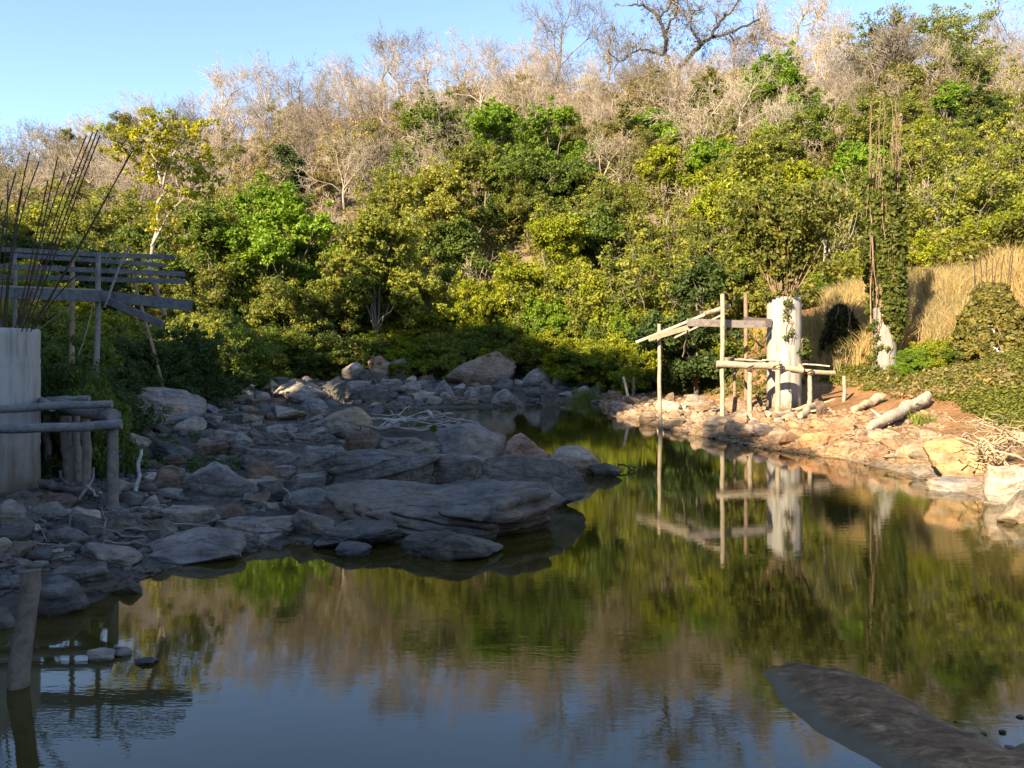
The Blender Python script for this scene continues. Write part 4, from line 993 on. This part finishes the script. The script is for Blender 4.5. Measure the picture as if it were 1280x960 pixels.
T('dense', 690, 265, 54, 120, YG, GB, 'yellow-green bushy tree at centre catching the sun', 'the central yellow-green tree', group='trees on the hillside')
T('low', 870, 325, 41, 120, DG, GB, 'dark green mound of bush with shade in its leaf colour behind the sloping boards', 'the dark mound behind the boards', cat='bush', name='bush', group='bushes')  # dark leaf colour stands in for shade on this bush
T('open', -36, 120, 21, 105, DG, GB, 'dark tree crown poking in at the left edge against the sky', None)
# --- fill the slope
def zone(px, yb): return yb < np.interp(px, [0, 150, 300, 450, 520, 740, 790, 1000, 1100, 1280], [262, 255, 238, 222, 178, 185, 172, 165, 125, 92])
LANDX = [(40, 230, 'the left edge of the slope'), (430, 110, 'the left skyline'), (100, 160, 'the low left skyline'), (290, 110, 'the left-centre skyline'), (720, 40, 'the mid skyline'), (1255, 60, 'the right end of the skyline'), (1240, 240, 'the dry grass'), (780, 330, 'the ramp foot'), (560, 370, 'the huge far boulder'), (320, 380, 'the shaded slope foot')]
for a, b, c in LANDX: landmark(a, b, c, 'tree')
placed = []
def free(x, y, r):
    for a, b, q in placed:
        if (a - x) ** 2 + (b - y) ** 2 < (r + q) ** 2: return False
    placed.append((x, y, r)); return True
R2 = random.Random(8)
# skyline row of bare trees
cnt = 0
for i in range(46):
    px = -20 + i * 29.5 + R2.uniform(-11, 11); D = R2.uniform(99, 110); x = (px - 640) / F * D
    if 1110 < px < 1200: continue
    h = R2.uniform(9, 14) * (1.0 if px > 250 else .85)
    if 775 < px < 935: h *= .55
    dark = R2.random() < .25
    plant('bare', x, D, h, None, PB, GB if dark else PB, None, 'tree', 'bare trees along the skyline', 'bare_tree', ('bare grey-brown' if dark else 'bare pale') + ' tree on the skyline'); placed.append((x, D, 1.8))
n = 0; tries = 0
while n < 232 and tries < 9000:
    tries += 1; u = R2.uniform(-.68, .68); D = math.sqrt(R2.uniform(44 ** 2, 103 ** 2)); x = u * D; z = Hs(x, D)
    B = np.interp(u, [-1.3, -.64, -.3, 0, .15, .3, .64, 1.3], [50, 45, 50, 53, 48, 42.5, 38, 30])
    if D < B: continue
    px, py = pix((x, D, z)); py_m = py - 5000 / D + R2.uniform(-22, 22)
    if zone(px, py_m):
        if not free(x, D, 1.55): continue
        k = R2.random()
        if k < .62: plant('bare', x, D, R2.uniform(6.5, 10), None, PB, PB if R2.random() < .6 else GB, None, 'tree', 'bare trees on the hillside', 'bare_tree', 'leafless pale tree')
        elif k < .85: plant('scrub', x, D, R2.uniform(4, 6), None, (.22, .18, .08), PB, None, 'tree', 'thin brown trees on the hillside', 'thin_tree', 'thin brown-leaved tree')
        else: plant('open', x, D, R2.uniform(5.5, 8), None, (.165, .155, .05), GB, None, 'tree', 'trees on the hillside', 'tree', 'sparse olive tree')
    else:
        if not free(x, D, 1.75): continue
        k = R2.random(); high = D > 72; right = px > 780
        if high and R2.random() < .22: plant('bare', x, D, R2.uniform(6, 9), None, PB, PB, None, 'tree', 'bare trees on the hillside', 'bare_tree', 'leafless pale tree'); n += 1; continue
        if k < .36: plant('scrub', x, D, R2.uniform(5, 7), None, OL if not high else YO, GB, None, 'tree', 'thin brown trees on the hillside', 'thin_tree', 'thin olive-leaved tree')
        elif k < .66: plant('open', x, D, R2.uniform(6, 8), None, (.155, .165, .034), GB, None, 'tree', 'trees on the hillside', 'tree', 'loose yellow-olive tree')
        elif k < .86: plant('dense', x, D, R2.uniform(4.2, 6.2), R2.uniform(4.5, 6), YG if right or R2.random() < .45 else MG, GB, None, 'tree', 'trees on the hillside', 'tree', 'dense green tree')
        elif k < .93: plant('lush', x, D, R2.uniform(4.5, 6), R2.uniform(4, 5), DG if R2.random() < .5 else BG, GB, None, 'tree', 'trees on the hillside', 'tree', 'leafy deep green tree')
        else: plant('brush', x, D, R2.uniform(4, 5.5), None, PB, PB, None, 'tree', 'bare trees on the hillside', 'bare_tree', 'small leafless tree')
    n += 1
print('slope trees', n, tries)
# bushes along the foot of the slope, down to the rocks
for i in range(34):
    px = 235 + i * 17.5 + R2.uniform(-6, 6)
    for row in (0, 1):
        D = np.interp(px, [235, 400, 640, 760, 860], [41 if row == 0 else 45, 51, 52.5, 48, 41.5]) + (row * 3.2) + R2.uniform(-.8, .8)
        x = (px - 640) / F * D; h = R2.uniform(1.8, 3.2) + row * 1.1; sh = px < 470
        c = [DG, MG, OL][R2.randrange(3)] if sh else [YG, YG, OL, MG, BG][R2.randrange(5)]  # shade put into leaf colour: darker greens left, sunny yellow-greens right
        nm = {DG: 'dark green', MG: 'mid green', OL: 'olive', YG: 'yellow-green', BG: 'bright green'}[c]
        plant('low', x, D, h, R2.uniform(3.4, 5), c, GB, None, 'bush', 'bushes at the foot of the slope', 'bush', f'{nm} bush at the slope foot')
# left bank greenery behind the boards and the pillar
for px, yb, h, w, c, D in [(70, 470, 2.0, 3.0, MG, 18.5), (112, 500, 1.5, 2.3, DG, 16.6), (140, 480, 1.9, 2.2, DG, 20), (185, 470, 2.2, 3.0, DG, 25.5), (60, 420, 2.0, 3.0, OL, 23), (130, 420, 2.4, 3.2, OL, 26), (230, 460, 2.6, 3.6, DG, 29), (20, 400, 1.6, 3.2, YG, 27), (75, 330, 1.6, 3.4, YG, 32), (120, 330, 1.8, 3.4, YG, 35), (240, 400, 3.4, 4.0, OL, 34), (290, 400, 3.4, 4.2, MG, 39), (40, 330, 3.4, 5, DG, 40), (105, 300, 4.4, 5, DG, 42), (165, 320, 3.0, 4, OL, 37), (235, 340, 3.5, 4.2, YO, 40), (70, 470, 2.0, 1.5, DG, 13.7), (122, 470, 1.8, 1.3, MG, 13.6), (95, 470, 1.5, 1.1, DG, 13.3), (265, 450, 1.8, 3.2, DG, 33)]:
    x = (px - 640) / F * D; nm = {DG: 'dark green', MG: 'mid green', OL: 'olive', YG: 'yellow-green', YO: 'straw-coloured'}[c]
    plant('low', x, D, h, w, c, GB, None, 'bush', 'bushes of the left bank', 'bush', f'{nm} bush on the left bank')
landmark(90, 470, 'the pillar and boards', 'tree'); landmark(180, 410, 'the board ends', 'tree')
# right bank bushes behind the dry grass
for px, h, w, c, D in [(1150, 2.6, 4, YG, 40), (1200, 2.8, 4.4, YG, 43), (1260, 2.8, 4.2, MG, 42), (1300, 3, 4.4, YG, 40), (1060, 2.4, 3.6, YG, 43), (1020, 2.0, 3.2, BG, 42), (960, 2.2, 3.6, OL, 42), (910, 2.0, 3.2, YG, 41), (1140, 1.0, 1.6, BG, 29), (1172, 1.1, 1.9, YG, 29), (1192, .8, 1.5, MG, 28.5), (1110, 2.2, 3, YG, 41), (1262, 1.0, 2, MG, 29)]:
    x = (px - 640) / F * D; nm = {MG: 'mid green', OL: 'olive', YG: 'yellow-green', BG: 'bright green'}[c]
    plant('low', x, D, h, w, c, GB, None, 'bush', 'bushes of the right bank', 'bush', f'{nm} bush on the right bank')
landmark(1100, 330, 'the creeper-covered bars', 'tree'); landmark(1200, 400, 'the creeper-hidden pillar', 'tree'); landmark(980, 320, 'the white pillar top', 'tree')
# bare undergrowth of the upper slope: a mass nobody could count
def undergrowth():
    rng = np.random.default_rng(4); mb = MB(); tw = [seg_mesh(skeleton(np.random.default_rng(i), 4.2, .05, 3, (7, 6, 5), 50, .22, .05, .6, .1)[0], 0, 3, .013) for i in range(4)]
    tw = [(np.concatenate(t.v), [f for f in t.f]) for t in tw]
    k = 0
    while k < 820:
        u = rng.uniform(-.7, .7); D = math.sqrt(rng.uniform(56 ** 2, 112 ** 2)); x = u * D; z = Hs(x, D); px, py = pix((x, D, z))
        if not zone(px, py - 22) and rng.random() > .16: continue
        k += 1; v, fs = tw[rng.integers(4)]; a = rng.uniform(0, 6.28); s = rng.uniform(.7, 1.25)
        w = np.stack([v[:, 0] * math.cos(a) - v[:, 1] * math.sin(a), v[:, 0] * math.sin(a) + v[:, 1] * math.cos(a), v[:, 2]], -1) * s + [x, D, z - .1]
        base = mb.n; mb.v.append(w); mb.n += len(w)
        for f in fs: mb.f.append(f + base); mb.t.append(np.full(len(f), .5))
    o = colour(mb.build('bare_undergrowth', BARK), (.33, .255, .175)); tag(o, 'pale leafless undergrowth covering the upper slope between the trees', 'undergrowth', kind='stuff')
undergrowth()
def leaf_cover(name, n, sampler, rad, per, size, cl, label, cat, seed, lift=.25, mat=LEAF, flat=.35):
    rng = np.random.default_rng(seed); C = []
    while len(C) < n:
        p = sampler(rng)
        if p is not None: C.append((p[0], p[1], Hs(p[0], p[1]) + rng.random() * lift))
    v, f, t = leaves(rng, np.array(C), rad, per, size, flat); mb = MB(); mb.add(v, f, t); o = colour(mb.build(name, mat), cl); tag(o, label, cat, kind='stuff')
def slope_s(rng):
    u = rng.uniform(-.7, .7); D = math.sqrt(rng.uniform(38 ** 2, 100 ** 2)); x = u * D
    if D < np.interp(u, [-.7, -.3, 0, .15, .3, .7], [41, 48, 51, 47, 40, 35]): return None
    px, py = pix((x, D, Hs(x, D))); return None if zone(px, py - 62) else (x, D)
leaf_cover('slope_undergrowth', 4200, slope_s, .7, 48, .14, (.15, .14, .032), 'green leafy undergrowth filling the slope between the trees', 'undergrowth', 31, 2.4)
def pxs(poly, acc=None):
    xs = [p[0] for p in poly]; ys = [p[1] for p in poly]
    def s(rng):
        px, py = rng.uniform(min(xs), max(xs)), rng.uniform(min(ys), max(ys))
        if not inpoly(px, py, poly): return None
        x, D, z = hit(px, py); return None if z < .12 or (acc and D < acc) else (x, D)
    return s
leaf_cover('ivy_carpet', 1500, pxs([(1010, 470), (1060, 450), (1130, 445), (1200, 432), (1300, 425), (1300, 545), (1240, 530), (1190, 505), (1150, 490), (1080, 490)]), .24, 46, .055, (.16, .165, .035), 'low green creeper carpeting the right bank above the red soil', 'creeper', 32, .08, flat=1.)
leaf_cover('bank_creeper', 520, pxs([(845, 470), (880, 415), (960, 400), (1080, 400), (1090, 450), (1010, 480), (985, 500), (930, 500), (860, 490)]), .26, 26, .09, (.13, .125, .035), 'olive creeper over the bank between the posts of the timber staging', 'creeper', 33, .2)
leaf_cover('dry_creeper', 300, pxs([(1050, 480), (1100, 455), (1250, 455), (1290, 480), (1200, 500), (1120, 500)]), .22, 18, .08, (.24, .18, .09), 'brown withered creeper patches on the right bank', 'creeper', 34, .15)
leaf_cover('shore_weeds', 240, pxs([(150, 545), (160, 505), (215, 530), (330, 560), (300, 590), (200, 600)]), .12, 14, .05, (.07, .1, .03), 'low green weeds between the left shore rocks', 'weeds', 35, .06)

# grasses: blades
def blades(n, sampler, hgt, wid, lean, rng, tint=.5):
    # clumped: blade height and tone follow a patchy noise
    mb = MB(); V = []; 
    P = []
    while len(P) < n:
        p = sampler(rng)
        if p is not None: P.append((p[0], p[1], Hs(p[0], p[1]) - .04))
    P = np.array(P); pn = vnoise(P * [1.1, 1.1, 0])[:, None]; h = hgt * rng.uniform(.5, 1.2, (n, 1)) * (1 + .45 * pn); tn = np.clip(.5 + .4 * pn[:, 0] + rng.normal(0, .25, n), .02, .95); a = rng.uniform(0, 6.28, n); w = np.stack([np.cos(a), np.sin(a), 0 * a], -1) * wid
    ln = rng.normal(0, lean, (n, 3)) * h; ln[:, 2] = 0; up = np.array([0, 0, 1.])
    m = P + ln * .35 + up * h * .6; t = P + ln + up * h * .97
    V = np.stack([P - w, P + w, m + w * .8, m - w * .8, t], 1).reshape(-1, 3); b = np.arange(n)[:, None] * 5
    mb.add(V, np.concatenate([b + [0, 1, 2, 3]], 1), tn); mb.f.append(np.concatenate([b + [3, 2, 4]], 1)); mb.t.append(tn)
    return mb
def band(u0, u1, d0, d1):
    rc = np.random.default_rng(5); cc = [(rc.uniform(u0, u1), rc.uniform(d0, d1)) for _ in range(int((u1 - u0) * 900))]
    def s(r):
        cu, D = cc[r.integers(len(cc))]; u = cu + r.normal(0, .0055); D += r.normal(0, .2)
        return (u * D, D) if vnoise(np.array([[u * D * .45, D * .45, 3.]]))[0] > -.15 else None
    return s
rng = np.random.default_rng(77)
o = colour(blades(13000, band(.475, .69, 31.3, 38.5), 1.2, .012, .36, rng).build('dry_grass', STRAW), (.36, .27, .145)); tag(o, 'tall golden dry grass on the sunny bank at right', 'grass', kind='stuff')
o = colour(blades(6500, band(.36, .465, 32, 37.5), 1.05, .012, .36, rng).build('dry_grass', STRAW), (.36, .27, .145)); tag(o, 'tall dry grass between the white pillar and the creeper-covered bars', 'grass', kind='stuff')
o = colour(blades(2600, pxs([(860, 445), (880, 425), (960, 385), (960, 420), (900, 440)]), .6, .011, .3, rng).build('dry_grass', STRAW), (.42, .3, .1)); tag(o, 'yellow dry grass on the bank behind the sloping boards', 'grass', kind='stuff')
o = colour(blades(5200, pxs([(830, 480), (850, 450), (900, 440), (915, 480), (880, 492), (850, 495)]), .42, .012, .35, rng).build('green_grass', LEAF), (.15, .19, .03)); tag(o, 'fresh green grass below the sloping boards', 'grass', kind='stuff')
o = colour(blades(9000, pxs([(0, 400), (0, 280), (60, 270), (140, 290), (180, 330), (150, 400), (60, 410)]), .7, .012, .3, rng).build('bank_grass', LEAF), (.24, .21, .05)); tag(o, 'tall yellowish grass on the left bank behind the boards', 'grass', kind='stuff')
def tuft(name, px, py, n, h, r, cl, label, cat='reeds'):
    x, D, z = hit(px, py); mb = blades(n, lambda q: (x + q.normal(0, r), D + q.normal(0, r * .7)), h, .012, .35, rng)
    for v in mb.v: v -= [x, D, 0]
    o = colour(mb.build(name, LEAF), cl); o.location = (x, D, 0); tag(o, label, cat)
tuft('reed_clump', 712, 508, 420, .75, .38, (.16, .14, .04), 'clump of olive reeds standing in the far water, left of the stony bank')
tuft('reed_clump', 732, 503, 260, .7, .3, (.13, .16, .04), 'smaller greener reed clump right beside the olive reeds')
tuft('grass_tuft', 845, 492, 240, .5, .22, (.14, .2, .03), 'bright green grass tuft at the foot of the ramp', 'grass')
tuft('grass_tuft', 1152, 530, 160, .3, .18, (.14, .17, .03), 'low green grass tuft right of the long bleached trunk', 'grass')

# creepers on the pillars
def creeper(name, P, rad, z0, z1, n, size, cl, label, bulge=1.0, side=None, top=None, hang=0, dome=False):
    rng = np.random.default_rng(hash_(name) + int(P[0] * 10)); size *= .8; root = empty(name, (P[0], P[1], P[2]), label, 'creeper'); C = []
    strands = rng.uniform(0, 6.28, 9)
    for k in range(n):
        t = rng.random() ** (1.25 if hang else 1); a = (strands[k % 9] + rng.normal(0, .14) + .5 * math.sin(3 * t + k % 9) if hang else rng.uniform(0, 6.28)) if side is None else rng.normal(side[0], side[1]); r = rad * (1 + .06 + (bulge - 1) * (1 - t)) + abs(rng.normal(0, .07))
        if dome: r *= math.sqrt(1.02 - t * t) * (1 + .18 * math.sin(3 * a + 4 * t))
        else: r *= 1 + .1 * math.sin(2 * a + 5 * t)
        lowz = z0 + (.3 * math.sin(3 * a + 1) + .22 * math.sin(7 * a) + rng.normal(0, .3)) * (hang > 0)
        C.append((math.cos(a) * r, math.sin(a) * r, lowz + (z1 - lowz) * t - P[2]))
    v, f, t = leaves(rng, np.array(C), .17, 26, size, flat=0., droop=.4); mb = MB(); mb.add(v, f, t)
    sm = MB()
    for k in range(16 if side is None else 4):
        a = rng.uniform(0, 6.28) if side is None else rng.normal(side[0], side[1]); zz = np.linspace(z0, z1, 10) - P[2]; aa = a + np.cumsum(rng.normal(0, .12, 10)); rr = rad * (1.03 + (bulge - 1) * np.linspace(1, 0, 10))
        tube(sm, np.stack([np.cos(aa) * rr, np.sin(aa) * rr, zz], -1), .016, 4, cap=False)
    if top:
        h, R, m = top; C = []
        for k in range(m):
            a = rng.uniform(0, 6.28); t = rng.random() ** .8; q = rad * .5 + R * t * rng.uniform(.25, 1); e = np.array([math.cos(a) * q, math.sin(a) * q, z1 - P[2] + .3 + h * t * rng.uniform(.75, 1.1)])
            C.append(e)
            if k % 5 == 0: tube(sm, log_pts((math.cos(a) * rad * .5, math.sin(a) * rad * .5, z1 - P[2] - .1), e, 7, .12), np.linspace(.025, .008, 7), 4, cap=False)
        v2, f2, t2 = leaves(rng, np.array(C), .26, 30, size * 1.05, flat=.1, droop=.5); mb.add(v2, f2, t2)
    for k in range(hang):
        a = rng.uniform(0, 6.28); zt = z1 + rng.uniform(.5, 3) - P[2]; r = rad * rng.uniform(.8, 1.1); n_ = 10
        tube(sm, np.stack([math.cos(a) * r + np.cumsum(rng.normal(0, .03, n_)), math.sin(a) * r + np.cumsum(rng.normal(0, .03, n_)), np.linspace(zt, zt - rng.uniform(1, 3), n_)], -1), .012, 3, cap=False)
    colour(sm.build('stems', BARK, root, True), (.25, .17, .1)); colour(mb.build('foliage', LEAF, root), cl); return root
creeper('creeper_crown', P1, .61, TOP1 - .02, TOP1 + .2, 18, .12, (.12, .125, .025), 'leafy creeper bush crowning the sunlit white pillar', top=(3.2, 1.9, 420))
creeper('clinging_creeper', P1, .61, TOP1 - 1.7, TOP1 + .05, 9, .075, (.07, .09, .02), 'strand of dark ivy hanging down the front of the white pillar', side=(-1.75, .16))
creeper('clinging_creeper', P1, .62, TOP1 - 2.3, TOP1 - 1.5, 14, .13, (.07, .09, .02), 'dark ivy wrapped round the right side of the white pillar at the staging deck', side=(-.25, .35))
creeper('tall_creeper', P2, .5, TOP2 - .6, TOP2 + 5.2, 420, .15, (.09, .105, .022), 'tall column of creeper climbing the steel bars of the farther pillar', bulge=1.0, hang=40)
creeper('cone_creeper', P3, .24, P3[2], TOP3 + 1.25, 800, .12, (.16, .14, .04), 'cone of olive brown creeper swallowing the pillar near the right edge', bulge=5.6)
creeper('clinging_creeper', P2, .46, P2[2], TOP2 - .5, 16, .1, (.11, .12, .03), 'leafy ivy climbing the left side of the farther pillar base', side=(3.5, .5))
x, D, z = hit(1050, 446); creeper('dark_creeper', np.array([x, D, z]), .5, z - .1, z + 2.05, 300, .13, (.05, .05, .016), 'dark leafy hump standing in for a shadow between the white pillar and the tall creeper', bulge=1.1, dome=True)  # dark leaves put where the pillar's shadow lies on the bank
# unseen leafy crest added on the hill behind the camera to shade the near shore
def crest(rng):
    q = rng.uniform(-60, 70); p = rng.uniform(41, 50); b = np.array([3., 28.]) + NL * p + NQ * q; return (b[0], b[1])
def shade_wood():
    rng = np.random.default_rng(36); C = []; tb = MB()
    for k in range(900):
        a = crest(rng); qq = (a[0] - 3) * NQ[0] + (a[1] - 28) * NQ[1]
        if -16 < qq < -2: continue
        C.append((a[0], a[1], Hs(*a) + rng.random() * (2.0 if True else 0)))
    for k in range(1500):                                    # tall crowns added over the crest dip to block sun from the far rocks
        q = rng.uniform(-25, -5); p = rng.uniform(42, 49); b = np.array([3., 28.]) + NL * p + NQ * q; C.append((b[0], b[1], rng.uniform(26.3, 33.5)))
        if k % 60 == 0: tube(tb, log_pts((b[0], b[1], Hs(b[0], b[1]) - .3), (b[0], b[1], 28.), 7, .3), np.linspace(.25, .12, 7), 7)
    v, f, t = leaves(rng, np.array(C), 1.0, 16, .5); tb.add(v, f, t); o = colour(tb.build('shade_woodland', LEAF), (.05, .07, .02)); tag(o, 'unseen leafy wood added along the left hill crest to cast shade', 'woodland', kind='stuff')
shade_wood()
word_labels()
# ------------------------------------------------------------------ light, sky, camera
EL, AZ = math.radians(27), math.atan2(-.6, -.8)
w = bpy.data.worlds.new('World'); S.world = w; w.use_nodes = True; nt = w.node_tree; nt.nodes.clear()
sky = nt.nodes.new('ShaderNodeTexSky'); sky.sky_type = 'NISHITA'; sky.sun_disc = False; sky.sun_elevation = EL; sky.sun_rotation = AZ % (2 * math.pi); sky.altitude = 1800; sky.air_density = 1.0; sky.dust_density = .4; sky.ozone_density = 1.1
bg = nt.nodes.new('ShaderNodeBackground'); bg.inputs[1].default_value = .103; out = nt.nodes.new('ShaderNodeOutputWorld')
nt.links.new(sky.outputs[0], bg.inputs[0]); nt.links.new(bg.outputs[0], out.inputs[0])
ld = bpy.data.lights.new('sun', 'SUN'); ld.energy = 5.0; ld.angle = math.radians(.53); ld.color = (1, .85, .61)
so = bpy.data.objects.new('sun', ld); COL.objects.link(so)
d = Vector((math.cos(EL) * math.sin(AZ), math.cos(EL) * math.cos(AZ), math.sin(EL))); so.rotation_euler = d.to_track_quat('Z', 'Y').to_euler(); so.location = d * 60
cd = bpy.data.cameras.new('camera'); cd.sensor_width = 36; cd.lens = 36 * F / 1280; cd.shift_y = (HZ - 480) / 1280; cd.clip_start = .05; cd.clip_end = 4000
co = bpy.data.objects.new('camera', cd); COL.objects.link(co); co.location = (0, 0, CAMZ); co.rotation_euler = (math.pi / 2, 0, 0); S.camera = co
S.render.engine = 'CYCLES'; S.cycles.max_bounces = 5; S.cycles.diffuse_bounces = 3; S.cycles.transmission_bounces = 3; S.cycles.glossy_bounces = 3; S.cycles.transparent_max_bounces = 4; S.cycles.caustics_reflective = False; S.cycles.caustics_refractive = False
S.view_settings.view_transform = 'Standard'; S.view_settings.look = 'None'; S.view_settings.gamma = 1; S.view_settings.exposure = 1.9
